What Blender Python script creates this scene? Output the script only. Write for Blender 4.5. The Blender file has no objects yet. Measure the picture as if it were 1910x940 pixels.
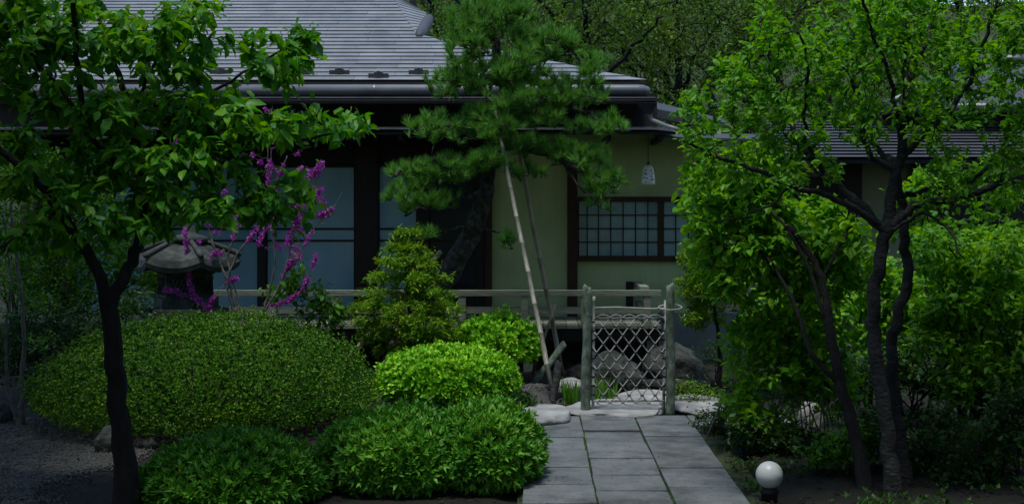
import bpy, bmesh, math, random
import numpy as np
from mathutils import Vector, Matrix, noise

R = math.radians
random.seed(7)
rng = np.random.default_rng(7)
scene = bpy.context.scene
col = scene.collection

# ------------------------------------------------------------------ camera, sky, sun, exposure
CAM_H, FPX, PX0, PY0 = 1.6, 2500.0, 1005.0, 395.0
cam_data = bpy.data.cameras.new("camera")
cam = bpy.data.objects.new("camera", cam_data)
col.objects.link(cam)
cam.location = (0, 0, CAM_H)
cam.rotation_euler = (R(90), 0, 0)
cam_data.sensor_width = 36
cam_data.lens = FPX / 1910 * 36
cam_data.shift_x = (955 - PX0) / 1910
cam_data.shift_y = -(470 - PY0) / 1910
cam_data.clip_end = 2000
cam_data.clip_start = 0.05
scene.camera = cam

SUN_EL, SUN_AZ = R(76), R(206)          # azimuth: clockwise from +Y (north)
world = bpy.data.worlds.new("World")
scene.world = world
world.use_nodes = True
wn = world.node_tree
wn.nodes.clear()
sky = wn.nodes.new("ShaderNodeTexSky")
sky.sky_type = 'NISHITA'
sky.sun_disc = False
sky.sun_elevation = SUN_EL
sky.sun_rotation = SUN_AZ
sky.dust_density = 0.6
sky.ozone_density = 2.5
bg = wn.nodes.new("ShaderNodeBackground")
bg.inputs['Strength'].default_value = 0.12
wo = wn.nodes.new("ShaderNodeOutputWorld")
wn.links.new(sky.outputs[0], bg.inputs[0])
wn.links.new(bg.outputs[0], wo.inputs[0])

sun_data = bpy.data.lights.new("sun", 'SUN')
sun_data.energy = 1.5
sun_data.angle = R(10)
sun_data.color = (1.0, 0.97, 0.91)
sun = bpy.data.objects.new("sun", sun_data)
col.objects.link(sun)
sd = Vector((math.sin(SUN_AZ) * math.cos(SUN_EL), math.cos(SUN_AZ) * math.cos(SUN_EL), math.sin(SUN_EL)))
sun.rotation_euler = sd.to_track_quat('Z', 'Y').to_euler()
sun.location = (0, 5, 30)

vs = scene.view_settings
vs.view_transform = 'Standard'
vs.look = 'None'
vs.exposure = 1.0
vs.gamma = 1
vs.use_curve_mapping = False
scene.cycles.max_bounces = 8
scene.cycles.transparent_max_bounces = 4
scene.cycles.use_denoising = True

# ------------------------------------------------------------------ helpers
def P(x, y, Y):
    """a point of the place seen at photo pixel (x, y) at distance Y"""
    return Vector(((x - PX0) / FPX * Y, Y, CAM_H - (y - PY0) / FPX * Y))

def PXY(lst, Y0, Y1=None):
    n = len(lst)
    out = []
    for i, p in enumerate(lst):
        Yd = p[2] if len(p) > 2 else (Y0 if Y1 is None else Y0 + (Y1 - Y0) * i / max(1, n - 1))
        out.append(P(p[0], p[1], Yd))
    return out

def tag(o, label=None, cat=None, group=None, kind=None):
    if label: o['label'] = label
    if cat: o['category'] = cat
    if group: o['group'] = group
    if kind: o['kind'] = kind
    return o

def thing(name, loc, label, cat, group=None):
    o = bpy.data.objects.new(name, None)
    o.empty_display_size = 0.1
    o.location = loc
    col.objects.link(o)
    return tag(o, label, cat, group)

def world_loc(o):
    return o.matrix_world.translation if o.parent is None else Vector((0, 0, 0))

def adopt(o, parent):
    """parent o keeping its world-space shape"""
    o.parent = parent
    p = parent
    m = Matrix.Identity(4)
    chain = []
    while p is not None:
        chain.append(p); p = p.parent
    for q in reversed(chain):
        m = m @ q.matrix_parent_inverse @ Matrix.LocRotScale(q.location, q.rotation_euler, q.scale)
    o.matrix_parent_inverse = m.inverted()

def link_mesh(name, me, mat, parent=None, smooth=False):
    if mat is not None and len(me.materials) == 0: me.materials.append(mat)
    if smooth:
        me.polygons.foreach_set('use_smooth', [True] * len(me.polygons))
    o = bpy.data.objects.new(name, me)
    col.objects.link(o)
    if parent is not None: adopt(o, parent)
    return o

class MB:
    def __init__(s): s.v = []; s.f = []
    def add(s, vs_, fs):
        n = len(s.v)
        s.v += [tuple(v) for v in vs_]
        s.f += [tuple(i + n for i in f) for f in fs]
        return s
    def box(s, x0, x1, y0, y1, z0, z1, M=None):
        vs_ = [Vector(c) for c in ((x0,y0,z0),(x1,y0,z0),(x1,y1,z0),(x0,y1,z0),(x0,y0,z1),(x1,y0,z1),(x1,y1,z1),(x0,y1,z1))]
        if M is not None: vs_ = [M @ v for v in vs_]
        return s.add(vs_, [(0,3,2,1),(4,5,6,7),(0,1,5,4),(1,2,6,5),(2,3,7,6),(3,0,4,7)])
    def hexa(s, pts):
        return s.add(pts, [(0,3,2,1),(4,5,6,7),(0,1,5,4),(1,2,6,5),(2,3,7,6),(3,0,4,7)])
    def tube(s, pts, radii, sides=8, cap=True):
        pts = [Vector(p) for p in pts]
        n = len(pts)
        if not hasattr(radii, '__len__'): radii = [radii] * n
        base = len(s.v)
        up = None
        for i, p in enumerate(pts):
            d = (pts[min(i+1, n-1)] - pts[max(i-1, 0)])
            if d.length < 1e-9: d = Vector((0,0,1))
            d.normalize()
            if up is None:
                up = d.orthogonal().normalized()
            up = (up - d * up.dot(d))
            if up.length < 1e-6: up = d.orthogonal()
            up.normalize()
            sd_ = d.cross(up)
            for k in range(sides):
                a = 2 * math.pi * k / sides
                s.v.append(tuple(p + (up * math.cos(a) + sd_ * math.sin(a)) * radii[i]))
        for i in range(n - 1):
            for k in range(sides):
                a = base + i * sides + k; b = base + i * sides + (k + 1) % sides
                s.f.append((a, b, b + sides, a + sides))
        if cap:
            s.f.append(tuple(base + k for k in reversed(range(sides))))
            s.f.append(tuple(base + (n - 1) * sides + k for k in range(sides)))
        return s
    def lathe(s, prof, c, sides=16, sx=1, sy=1, rot=0):
        base = len(s.v)
        for (r, z) in prof:
            for k in range(sides):
                a = 2 * math.pi * k / sides + rot
                s.v.append((c[0] + r * sx * math.cos(a), c[1] + r * sy * math.sin(a), c[2] + z))
        n = len(prof)
        for i in range(n - 1):
            for k in range(sides):
                a = base + i * sides + k; b = base + i * sides + (k + 1) % sides
                s.f.append((a, b, b + sides, a + sides))
        s.f.append(tuple(base + k for k in reversed(range(sides))))
        s.f.append(tuple(base + (n - 1) * sides + k for k in range(sides)))
        return s
    def mesh(s, name):
        me = bpy.data.meshes.new(name)
        me.from_pydata(s.v, [], s.f)
        me.update()
        return me
    def build(s, name, mat, parent=None, smooth=False, bevel=0):
        o = link_mesh(name, s.mesh(name), mat, parent, smooth)
        if bevel:
            m = o.modifiers.new('bevel', 'BEVEL'); m.width = bevel; m.segments = 2; m.limit_method = 'ANGLE'
        return o

def np_mesh(name, V, F, k):
    """V (n,3) float, F (m,k) int -> mesh (fast)"""
    me = bpy.data.meshes.new(name)
    me.vertices.add(len(V)); me.vertices.foreach_set('co', np.ascontiguousarray(V, dtype=np.float32).ravel())
    F = np.ascontiguousarray(F, dtype=np.int32)
    me.loops.add(F.size); me.loops.foreach_set('vertex_index', F.ravel())
    me.polygons.add(len(F))
    me.polygons.foreach_set('loop_start', np.arange(0, F.size, k, dtype=np.int32))
    me.polygons.foreach_set('loop_total', np.full(len(F), k, dtype=np.int32))
    me.update(calc_edges=True)
    return me

def unit(a):
    return a / np.maximum(np.linalg.norm(a, axis=-1, keepdims=True), 1e-9)

# leaf templates: x along the leaf, y across, z the upper side; triangles only
LEAF = (np.array([(0,0,0),(.30,.24,.07),(.30,0,0),(.30,-.24,.07),(.68,.21,.03),(.68,0,-.05),(.68,-.21,.03),(1,0,-.17)], float),
        np.array([(0,2,1),(0,3,2),(1,2,5),(1,5,4),(2,3,6),(2,6,5),(4,5,7),(5,6,7)]))
LEAFS = (np.array([(0,0,0),(.45,.27,.06),(.45,-.27,.06),(1,0,-.08)], float), np.array([(0,3,1),(0,2,3)]))
SLIM = (np.array([(0,0,0),(.45,.17,.04),(.45,-.17,.04),(1,0,-.1)], float), np.array([(0,3,1),(0,2,3)]))
NARROW = (np.array([(0,0,0),(.45,.13,.03),(.45,-.13,.03),(1,0,-.1)], float), np.array([(0,3,1),(0,2,3)]))
NEEDLE = (np.array([(0,.028,0),(0,-.028,0),(1,0,0)], float), np.array([(0,1,2)]))
BLADE = (np.array([(0,.02,0),(0,-.02,0),(.5,.024,.04),(.5,-.024,.04),(1,0,-.03)], float), np.array([(0,1,3),(0,3,2),(2,3,4)]))

def frames(X, N):
    X = unit(X); Yv = unit(np.cross(N, X)); Z = np.cross(X, Yv)
    return X, Yv, Z

def scatter(name, tpl, pos, X, N, S, mat, parent=None, wid=None):
    tv, tf = tpl
    X, Yv, Z = frames(X, N)
    if wid is None and len(tv) > 3: wid = rng.uniform(.7, 1.25, len(pos))
    S = np.asarray(S, float).reshape(-1, 1, 1)
    w = 1.0 if wid is None else np.asarray(wid, float).reshape(-1, 1, 1)
    V = pos[:, None, :] + S * (tv[None, :, 0:1] * X[:, None, :] + w * tv[None, :, 1:2] * Yv[:, None, :] + tv[None, :, 2:3] * Z[:, None, :])
    n, k = len(pos), len(tv)
    F = (tf[None] + (np.arange(n) * k)[:, None, None]).reshape(-1, 3)
    me = np_mesh(name, V.reshape(-1, 3), F, 3)
    o = link_mesh(name, me, mat, parent)
    o['kind'] = 'stuff'
    return o

def scatter_objects(name, tpl, pos, X, N, S, mat, parent):
    """the largest leaves, each an object of its own sharing one mesh"""
    me = bpy.data.meshes.new(name); me.from_pydata(tpl[0].tolist(), [], tpl[1].tolist()); me.update()
    me.materials.append(mat)
    X, Yv, Z = frames(X, N)
    inv = Matrix.Translation(-parent.location)
    for i in range(len(pos)):
        o = bpy.data.objects.new(name, me)
        col.objects.link(o)
        M = Matrix(((X[i,0],Yv[i,0],Z[i,0],0),(X[i,1],Yv[i,1],Z[i,1],0),(X[i,2],Yv[i,2],Z[i,2],0),(0,0,0,1)))
        M = Matrix.Translation(Vector(pos[i])) @ M @ Matrix.Scale(float(S[i]), 4)
        o.parent = parent
        o.matrix_parent_inverse = inv
        o.matrix_basis = M

def in_view(pos):
    u = PX0 + pos[:, 0] / pos[:, 1] * FPX
    v = PY0 + (CAM_H - pos[:, 2]) / pos[:, 1] * FPX
    return (u > 5) & (u < 1905) & (v > 5) & (v < 935)

# ------------------------------------------------------------------ materials
def nmat(name):
    m = bpy.data.materials.new(name); m.use_nodes = True
    nt = m.node_tree
    b = nt.nodes['Principled BSDF']
    return m, nt, b

def ramp(nt, fac, stops):
    r = nt.nodes.new('ShaderNodeValToRGB')
    e = r.color_ramp.elements
    while len(e) < len(stops): e.new(0.5)
    for i, (p, c) in enumerate(stops):
        e[i].position = p; e[i].color = (*c, 1)
    nt.links.new(fac, r.inputs[0])
    return r.outputs[0]

def noise_n(nt, scale, detail=4, rough=0.6, coord='Object', stretch=None):
    tc = nt.nodes.new('ShaderNodeTexCoord')
    n = nt.nodes.new('ShaderNodeTexNoise')
    n.inputs['Scale'].default_value = scale; n.inputs['Detail'].default_value = detail; n.inputs['Roughness'].default_value = rough
    src = tc.outputs[coord]
    if stretch:
        mp = nt.nodes.new('ShaderNodeMapping'); mp.inputs['Scale'].default_value = stretch
        nt.links.new(src, mp.inputs[0]); src = mp.outputs[0]
    nt.links.new(src, n.inputs['Vector'])
    return n.outputs['Fac']

def bump(nt, b, h, strength=0.4, dist=0.02):
    bp = nt.nodes.new('ShaderNodeBump')
    bp.inputs['Strength'].default_value = strength; bp.inputs['Distance'].default_value = dist
    nt.links.new(h, bp.inputs['Height']); nt.links.new(bp.outputs[0], b.inputs['Normal'])

def mixc(nt, fac, a, b_):
    mx = nt.nodes.new('ShaderNodeMix'); mx.data_type = 'RGBA'
    for sock, v in ((mx.inputs[0], fac), (mx.inputs[6], a), (mx.inputs[7], b_)):
        if hasattr(v, 'links'): nt.links.new(v, sock)
        elif isinstance(v, tuple): sock.default_value = (*v, 1)
        else: sock.default_value = v
    return mx.outputs[2]

def surf(name, stops, scale=6, rough=0.8, detail=6, bmp=0.3, bscale=None, bdist=0.01, stretch=None, spec=0.3, rand=0.0, coord='Object'):
    m, nt, b = nmat(name)
    f = noise_n(nt, scale, detail, stretch=stretch, coord=coord)
    c = ramp(nt, f, stops)
    if rand:
        oi = nt.nodes.new('ShaderNodeObjectInfo')
        hsv = nt.nodes.new('ShaderNodeHueSaturation')
        mr = nt.nodes.new('ShaderNodeMapRange')
        mr.inputs[3].default_value = 1 - rand; mr.inputs[4].default_value = 1 + rand
        nt.links.new(oi.outputs['Random'], mr.inputs[0]); nt.links.new(mr.outputs[0], hsv.inputs['Value'])
        nt.links.new(c, hsv.inputs['Color']); c = hsv.outputs[0]
    nt.links.new(c, b.inputs['Base Color'])
    b.inputs['Roughness'].default_value = rough
    b.inputs['Specular IOR Level'].default_value = spec
    if bmp: bump(nt, b, noise_n(nt, bscale or scale * 4, 6, stretch=stretch, coord=coord), bmp, bdist)
    return m

def leafmat(name, dark, mid, light, transl=0.35, rough=0.5, spec=0.2, patch=2.5):
    m, nt, b = nmat(name)
    g = nt.nodes.new('ShaderNodeNewGeometry'); oi = nt.nodes.new('ShaderNodeObjectInfo')
    ad = nt.nodes.new('ShaderNodeMath'); ad.operation = 'ADD'
    nt.links.new(g.outputs['Random Per Island'], ad.inputs[0]); nt.links.new(oi.outputs['Random'], ad.inputs[1])
    fr = nt.nodes.new('ShaderNodeMath'); fr.operation = 'FRACT'; nt.links.new(ad.outputs[0], fr.inputs[0])
    nz = noise_n(nt, patch, 2)
    a2 = nt.nodes.new('ShaderNodeMath'); a2.operation = 'MULTIPLY_ADD'; a2.inputs[1].default_value = 0.55
    nt.links.new(fr.outputs[0], a2.inputs[0])
    s2 = nt.nodes.new('ShaderNodeMath'); s2.operation = 'MULTIPLY_ADD'; s2.inputs[1].default_value = 0.9; s2.inputs[2].default_value = -0.22
    nt.links.new(nz, s2.inputs[0]); nt.links.new(s2.outputs[0], a2.inputs[2])
    c = ramp(nt, a2.outputs[0], [(0.08, dark), (0.5, mid), (0.92, light)])
    nt.links.new(c, b.inputs['Base Color'])
    b.inputs['Roughness'].default_value = rough; b.inputs['Specular IOR Level'].default_value = spec
    t = nt.nodes.new('ShaderNodeBsdfTranslucent')
    hs = nt.nodes.new('ShaderNodeHueSaturation'); hs.inputs['Hue'].default_value = 0.485; hs.inputs['Value'].default_value = 1.5; hs.inputs['Saturation'].default_value = 1.1
    nt.links.new(c, hs.inputs['Color']); nt.links.new(hs.outputs[0], t.inputs['Color'])
    mx = nt.nodes.new('ShaderNodeMixShader'); mx.inputs[0].default_value = transl
    nt.links.new(b.outputs[0], mx.inputs[1]); nt.links.new(t.outputs[0], mx.inputs[2])
    nt.links.new(mx.outputs[0], nt.nodes['Material Output'].inputs['Surface'])
    return m

M = {}
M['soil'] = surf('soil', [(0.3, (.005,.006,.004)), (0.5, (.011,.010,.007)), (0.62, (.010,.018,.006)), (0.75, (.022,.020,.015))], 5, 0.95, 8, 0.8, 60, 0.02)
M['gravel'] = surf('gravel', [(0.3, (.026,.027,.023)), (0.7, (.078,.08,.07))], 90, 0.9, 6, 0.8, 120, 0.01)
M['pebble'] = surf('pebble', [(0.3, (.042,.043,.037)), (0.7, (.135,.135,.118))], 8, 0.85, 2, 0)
M['slab'] = surf('slab', [(0.25, (.072,.083,.082)), (0.5, (.115,.128,.128)), (0.75, (.155,.168,.165))], 5, 0.85, 8, 0.5, 55, 0.006, rand=0.1)
m = M['slab']; nt = m.node_tree; b = nt.nodes['Principled BSDF']
src = b.inputs['Base Color'].links[0].from_socket
st = ramp(nt, noise_n(nt, 1.7, 9, 0.7), [(0.36, (.45,.47,.45)), (0.5, (1,1,1)), (0.62, (1,1,1)), (0.75, (.72,.75,.7))])
sp2 = ramp(nt, noise_n(nt, 38, 3, 0.7), [(0.33, (.45,.45,.43)), (0.42, (1,1,1))])
def mulc(a_, b_):
    mx = nt.nodes.new('ShaderNodeMix'); mx.data_type = 'RGBA'; mx.blend_type = 'MULTIPLY'; mx.inputs[0].default_value = 1
    nt.links.new(a_, mx.inputs[6]); nt.links.new(b_, mx.inputs[7]); return mx.outputs[2]
nt.links.new(mulc(mulc(src, st), sp2), b.inputs['Base Color'])
M['litter'] = leafmat('litter', (.010,.008,.005), (.030,.021,.011), (.07,.055,.028), 0.2, 0.7, 0.1)
M['joint'] = surf('joint', [(0.4, (.012,.012,.01)), (0.6, (.03,.05,.012))], 9, 0.95, 4, 0.6)
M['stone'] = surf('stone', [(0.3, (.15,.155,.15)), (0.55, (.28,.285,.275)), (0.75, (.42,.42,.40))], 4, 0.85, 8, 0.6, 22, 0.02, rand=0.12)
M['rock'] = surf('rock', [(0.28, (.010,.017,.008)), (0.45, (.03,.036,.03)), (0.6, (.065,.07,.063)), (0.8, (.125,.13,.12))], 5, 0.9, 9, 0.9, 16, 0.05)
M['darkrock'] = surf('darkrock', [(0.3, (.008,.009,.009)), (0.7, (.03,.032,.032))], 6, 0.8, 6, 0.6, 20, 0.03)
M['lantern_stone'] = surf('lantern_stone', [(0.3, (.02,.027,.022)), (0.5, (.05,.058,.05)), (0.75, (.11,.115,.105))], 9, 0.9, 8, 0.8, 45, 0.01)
M['roof'] = surf('roof', [(0.25, (.12,.13,.132)), (0.5, (.185,.197,.198)), (0.78, (.25,.26,.258))], 3, 0.42, 6, 0.15, 30, 0.003, spec=0.5, rand=0.12)
M['annex_roof'] = surf('annex_roof', [(0.3, (.04,.044,.048)), (0.7, (.07,.074,.08))], 3, 0.6, 6, 0.15, 30, 0.003, spec=0.3)
M['roof_under'] = surf('roof_under', [(0.3, (.006,.006,.007)), (0.7, (.012,.012,.013))], 3, 0.8, 2, 0)
M['rollmetal'] = surf('rollmetal', [(0.3, (.10,.11,.12)), (0.7, (.15,.16,.17))], 4, 0.4, 4, 0.1, 20, 0.002, spec=0.5)
M['darkmetal'] = surf('darkmetal', [(0.3, (.030,.032,.036)), (0.7, (.055,.058,.064))], 4, 0.38, 4, 0.1, 20, 0.002, spec=0.5)
M['steel'] = surf('steel', [(0.3, (.20,.22,.24)), (0.7, (.32,.33,.35))], 8, 0.4, 4, 0.1, spec=0.5)
M['wood_dark'] = surf('wood_dark', [(0.3, (.008,.006,.005)), (0.7, (.022,.015,.011))], 10, 0.6, 6, 0.3, 30, 0.004, stretch=(8, 8, 0.6))
M['wood_brown'] = surf('wood_brown', [(0.3, (.020,.010,.006)), (0.7, (.060,.028,.015))], 10, 0.55, 6, 0.3, 30, 0.004, stretch=(8, 8, 0.6))
M['wood_grey'] = surf('wood_grey', [(0.25, (.10,.12,.085)), (0.5, (.18,.205,.15)), (0.75, (.27,.295,.225))], 12, 0.8, 8, 0.5, 40, 0.005, stretch=(0.7, 6, 6), rand=0.15)
M['deck'] = surf('deck', [(0.25, (.08,.09,.07)), (0.75, (.20,.21,.165))], 12, 0.8, 8, 0.5, 40, 0.005, stretch=(6, 0.7, 6), rand=0.25)
M['plaster'] = surf('plaster', [(0.3, (.37,.45,.22)), (0.5, (.42,.50,.25)), (0.7, (.46,.54,.28))], 2.2, 0.95, 8, 0.25, 140, 0.002)
m = M['plaster']; nt = m.node_tree; b = nt.nodes['Principled BSDF']
src = b.inputs['Base Color'].links[0].from_socket
st = ramp(nt, noise_n(nt, 2.2, 7, 0.65, stretch=(5, 1, 0.35)), [(0.25, (.84,.85,.81)), (0.5, (1,1,1)), (0.8, (.94,.95,.92))])
mx = nt.nodes.new('ShaderNodeMix'); mx.data_type = 'RGBA'; mx.blend_type = 'MULTIPLY'; mx.inputs[0].default_value = 1
nt.links.new(src, mx.inputs[6]); nt.links.new(st, mx.inputs[7]); nt.links.new(mx.outputs[2], b.inputs['Base Color'])
M['cream'] = surf('cream', [(0.3, (.16,.19,.11)), (0.7, (.22,.25,.15))], 2, 0.95, 8, 0.2, 120, 0.002)
M['concrete'] = surf('concrete', [(0.3, (.11,.125,.125)), (0.7, (.18,.20,.20))], 4, 0.9, 8, 0.3, 60, 0.004)
M['post'] = surf('post', [(0.28, (.025,.045,.022)), (0.42, (.07,.10,.065)), (0.6, (.15,.185,.145)), (0.75, (.26,.28,.25))], 20, 0.85, 9, 0.8, 34, 0.01, stretch=(1.3, 1.3, 0.7))
M['bamboo'] = surf('bamboo', [(0.25, (.11,.11,.075)), (0.5, (.21,.205,.15)), (0.8, (.32,.31,.25))], 10, 0.5, 6, 0.2, 30, 0.003, stretch=(4, 4, 0.5))
M['bamboo_brown'] = surf('bamboo_brown', [(0.25, (.19,.155,.095)), (0.6, (.33,.28,.19)), (0.8, (.43,.38,.29))], 10, 0.55, 6, 0.2, 30, 0.003, stretch=(4, 4, 0.5))
M['lath'] = surf('lath', [(0.25, (.17,.175,.155)), (0.5, (.30,.305,.275)), (0.8, (.43,.43,.40))], 16, 0.7, 6, 0.3, 50, 0.003)
M['twine'] = surf('twine', [(0.3, (.012,.010,.008)), (0.7, (.03,.025,.02))], 60, 0.95, 2, 0)
M['bark'] = surf('bark', [(0.3, (.006,.006,.005)), (0.6, (.017,.016,.014)), (0.8, (.035,.034,.03))], 14, 0.9, 8, 1.0, 26, 0.03, stretch=(1.5, 1.5, 0.5))
M['bark_grey'] = surf('bark_grey', [(0.3, (.008,.009,.008)), (0.55, (.024,.026,.025)), (0.8, (.075,.08,.077))], 16, 0.85, 8, 0.9, 26, 0.02, stretch=(1, 1, 2.2))
M['bark_pine'] = surf('bark_pine', [(0.3, (.012,.012,.010)), (0.52, (.05,.048,.042)), (0.75, (.14,.145,.13))], 22, 0.95, 9, 1.0, 34, 0.03)
M['bark_pale'] = surf('bark_pale', [(0.3, (.07,.065,.055)), (0.7, (.20,.19,.165))], 16, 0.9, 6, 0.5)
M['porcelain'] = surf('porcelain', [(0.3, (.66,.67,.60)), (0.7, (.74,.74,.67))], 8, 0.3, 4, 0.0, spec=0.5)
M['globe'] = surf('globe', [(0.3, (.33,.36,.33)), (0.45, (.48,.51,.48)), (0.7, (.55,.57,.53))], 7, 0.4, 4, 0.0, spec=0.5)
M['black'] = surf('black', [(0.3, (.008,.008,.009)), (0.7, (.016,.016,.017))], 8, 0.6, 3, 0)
M['hill'] = surf('hill', [(0.3, (.012,.020,.006)), (0.5, (.03,.045,.012)), (0.7, (.055,.07,.02))], 0.35, 1.0, 9, 1.0, 1.2, 0.5)
M['petal'] = leafmat('petal', (.22,.02,.21), (.40,.055,.37), (.58,.18,.53), 0.25)
M['petal_white'] = leafmat('petal_white', (.6,.6,.6), (.7,.7,.7), (.78,.78,.76), 0.25)

# paned glass: frosted paper behind glass
m, nt, b = nmat('paper_glass')
c = ramp(nt, noise_n(nt, 1.1, 3, stretch=(1, 1, 0.5)), [(0.25, (.14,.27,.31)), (0.75, (.27,.44,.48))])
nt.links.new(c, b.inputs['Base Color']); b.inputs['Roughness'].default_value = 0.12; b.inputs['Specular IOR Level'].default_value = 0.45
M['paper_glass'] = m
m, nt, b = nmat('dark_glass')
b.inputs['Base Color'].default_value = (.010,.015,.026,1); b.inputs['Roughness'].default_value = 0.2; b.inputs['Specular IOR Level'].default_value = 0.5
M['dark_glass'] = m
m, nt, b = nmat('window_paper')
c = ramp(nt, noise_n(nt, 3.0, 4), [(0.3, (.22,.33,.33)), (0.7, (.36,.48,.47))])
nt.links.new(c, b.inputs['Base Color']); b.inputs['Roughness'].default_value = 0.2; b.inputs['Specular IOR Level'].default_value = 0.4
M['window_paper'] = m
M['curtain'] = surf('curtain', [(0.3, (.10,.13,.22)), (0.7, (.2,.25,.36))], 6, 0.9, 4, 0.5, 10, 0.03, stretch=(6, 1, 0.4))

M['l_cherry'] = leafmat('l_cherry', (.018,.095,.012), (.055,.22,.018), (.17,.38,.025), 0.42, 0.4, 0.18)
M['l_spring'] = leafmat('l_spring', (.035,.15,.014), (.09,.28,.022), (.19,.41,.04), 0.45, 0.5, 0.18)
M['l_broad'] = leafmat('l_broad', (.035,.14,.012), (.10,.31,.018), (.24,.46,.03), 0.42, 0.42, 0.18)
M['l_pine'] = leafmat('l_pine', (.035,.12,.018), (.09,.27,.04), (.22,.44,.07), 0.25, 0.5, 0.18, 16)
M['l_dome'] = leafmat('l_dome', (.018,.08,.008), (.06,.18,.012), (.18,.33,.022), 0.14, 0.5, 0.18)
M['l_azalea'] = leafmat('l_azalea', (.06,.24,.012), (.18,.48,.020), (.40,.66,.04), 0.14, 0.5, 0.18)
M['l_front'] = leafmat('l_front', (.020,.10,.008), (.06,.22,.015), (.16,.36,.03), 0.14, 0.45, 0.18)
M['l_yew'] = leafmat('l_yew', (.03,.11,.008), (.10,.25,.014), (.28,.42,.025), 0.3, 0.5, 0.18, 5)
M['l_dark'] = leafmat('l_dark', (.010,.035,.008), (.025,.075,.014), (.06,.13,.025), 0.3, 0.45, 0.18)
M['l_mid'] = leafmat('l_mid', (.02,.095,.010), (.06,.20,.015), (.16,.33,.025), 0.38, 0.45, 0.18)
M['l_olive'] = leafmat('l_olive', (.022,.07,.009), (.06,.14,.015), (.14,.22,.024), 0.3, 0.6, 0.2, 0.5)
M['l_iris'] = leafmat('l_iris', (.04,.14,.015), (.10,.26,.03), (.18,.34,.05), 0.4, 0.45, 0.18)

# ------------------------------------------------------------------ plants
class Skel:
    def __init__(s):
        s.p = np.zeros((0, 3)); s.par = []; s.rmin = []
    def _add(s, pt, par, r):
        s.p = np.vstack([s.p, np.asarray(pt, float)[None]]); s.par.append(par); s.rmin.append(r)
        return len(s.par) - 1
    def limb(s, pts, r0, r1, parent=-1, jit=0.006, sub=5):
        """a hand-laid limb through pts (Catmull-Rom), joined to the nearest node when parent is 'near'"""
        pts = [np.asarray(p, float) for p in pts]
        if parent == 'near':
            parent = int(np.argmin(((s.p - pts[0]) ** 2).sum(1)))
            pts[0] = s.p[parent]
        ext = [2 * pts[0] - pts[1]] + pts + [2 * pts[-1] - pts[-2]]
        out = []
        nseg = len(pts) - 1
        for i in range(nseg):
            a, b_, c, d = ext[i:i+4]
            for k in range(sub):
                t = k / sub
                out.append(0.5 * ((2*b_) + (-a + c)*t + (2*a - 5*b_ + 4*c - d)*t*t + (-a + 3*b_ - 3*c + d)*t**3))
        out.append(pts[-1])
        par = parent; ids = []
        for i, q in enumerate(out):
            if i == 0 and parent != -1: continue
            r = r0 + (r1 - r0) * i / len(out)
            q = q + (rng.normal(0, jit, 3) if 0 < i else 0)
            par = s._add(q, par, r); ids.append(par)
        return ids
    def grow(s, targets, step=0.08, curve=0.35, lift=0.0, jit=0.012, minr=0.0):
        T = np.asarray(targets, float)
        d0 = np.array([((s.p - t) ** 2).sum(1).min() for t in T])
        tips = []
        for t in T[np.argsort(d0)]:
            D = ((s.p - t) ** 2).sum(1)
            n = int(np.argmin(D)); d = math.sqrt(D[n])
            if d < 0.02: tips.append(n); continue
            a = s.p[n]
            pd = s.p[n] - s.p[s.par[n]] if s.par[n] >= 0 else np.array([0, 0, 1.0])
            pd = pd / max(np.linalg.norm(pd), 1e-6)
            c = a + pd * d * curve + np.array([0, 0, lift * d])
            k = max(2, int(math.ceil(d / step)))
            par = n
            for i in range(1, k + 1):
                u = i / k
                q = (1-u)**2 * a + 2*u*(1-u) * c + u*u * t + rng.normal(0, jit, 3) * (1 if i < k else 0)
                par = s._add(q, par, minr)
            tips.append(par)
        return tips
    def radii(s, tip=0.0025, e=2.4):
        n = len(s.par); acc = np.zeros(n)
        r = np.zeros(n)
        for i in range(n - 1, -1, -1):
            r[i] = max(acc[i] ** (1 / e) if acc[i] > 0 else tip, s.rmin[i])
            if s.par[i] >= 0: acc[s.par[i]] += r[i] ** e * (0.97 if s.rmin[i] == 0 else 0.6)
        # a hand-laid limb never gets thicker than twice its laid radius
        for i in range(n):
            if s.rmin[i] > 0: r[i] = min(r[i], s.rmin[i] * 1.25)
            if s.par[i] >= 0: r[i] = min(r[i], r[s.par[i]])
        s.r = r
        return r
    def mesh(s, mb):
        n = len(s.par); kids = [[] for _ in range(n)]
        for i, p_ in enumerate(s.par):
            if p_ >= 0: kids[p_].append(i)
        starts = [i for i in range(n) if s.par[i] < 0]
        stack = [(i, None) for i in starts]
        while stack:
            i, frm = stack.pop()
            pts = []; rr = []
            if frm is not None: pts.append(s.p[frm]); rr.append(min(s.r[frm], s.r[i] * 1.3))
            j = i
            while True:
                pts.append(s.p[j]); rr.append(s.r[j])
                if not kids[j]: break
                ks = sorted(kids[j], key=lambda q: -s.r[q])
                for q in ks[1:]: stack.append((q, j))
                j = ks[0]
            rm = max(rr)
            if len(pts) > 1:
                if frm is None and False: rr[0] *= 1.3
                mb.tube(pts, rr, 9 if rm > .03 else (6 if rm > .008 else 4), cap=rm > .008)
        return mb

def clumps(n, lst, Y, yr, fy=1.0):
    """n points spread over ellipsoids given as (px, py, rx_px, ry_px[, Y]) ; yr depth half-thickness in metres"""
    w = np.array([c[2] * c[3] for c in lst], float); w /= w.sum()
    out = []
    idx = rng.choice(len(lst), n, p=w)
    for i in idx:
        c = lst[i]; Yc = c[4] if len(c) > 4 else Y
        u = rng.normal(0, 1, 3); u /= np.linalg.norm(u); u *= rng.random() ** (1 / 2.2)
        out.append(P(c[0] + u[0] * c[2], c[1] + u[1] * c[3] * fy, Yc + u[2] * yr))
    return np.array([tuple(o) for o in out])

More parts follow.
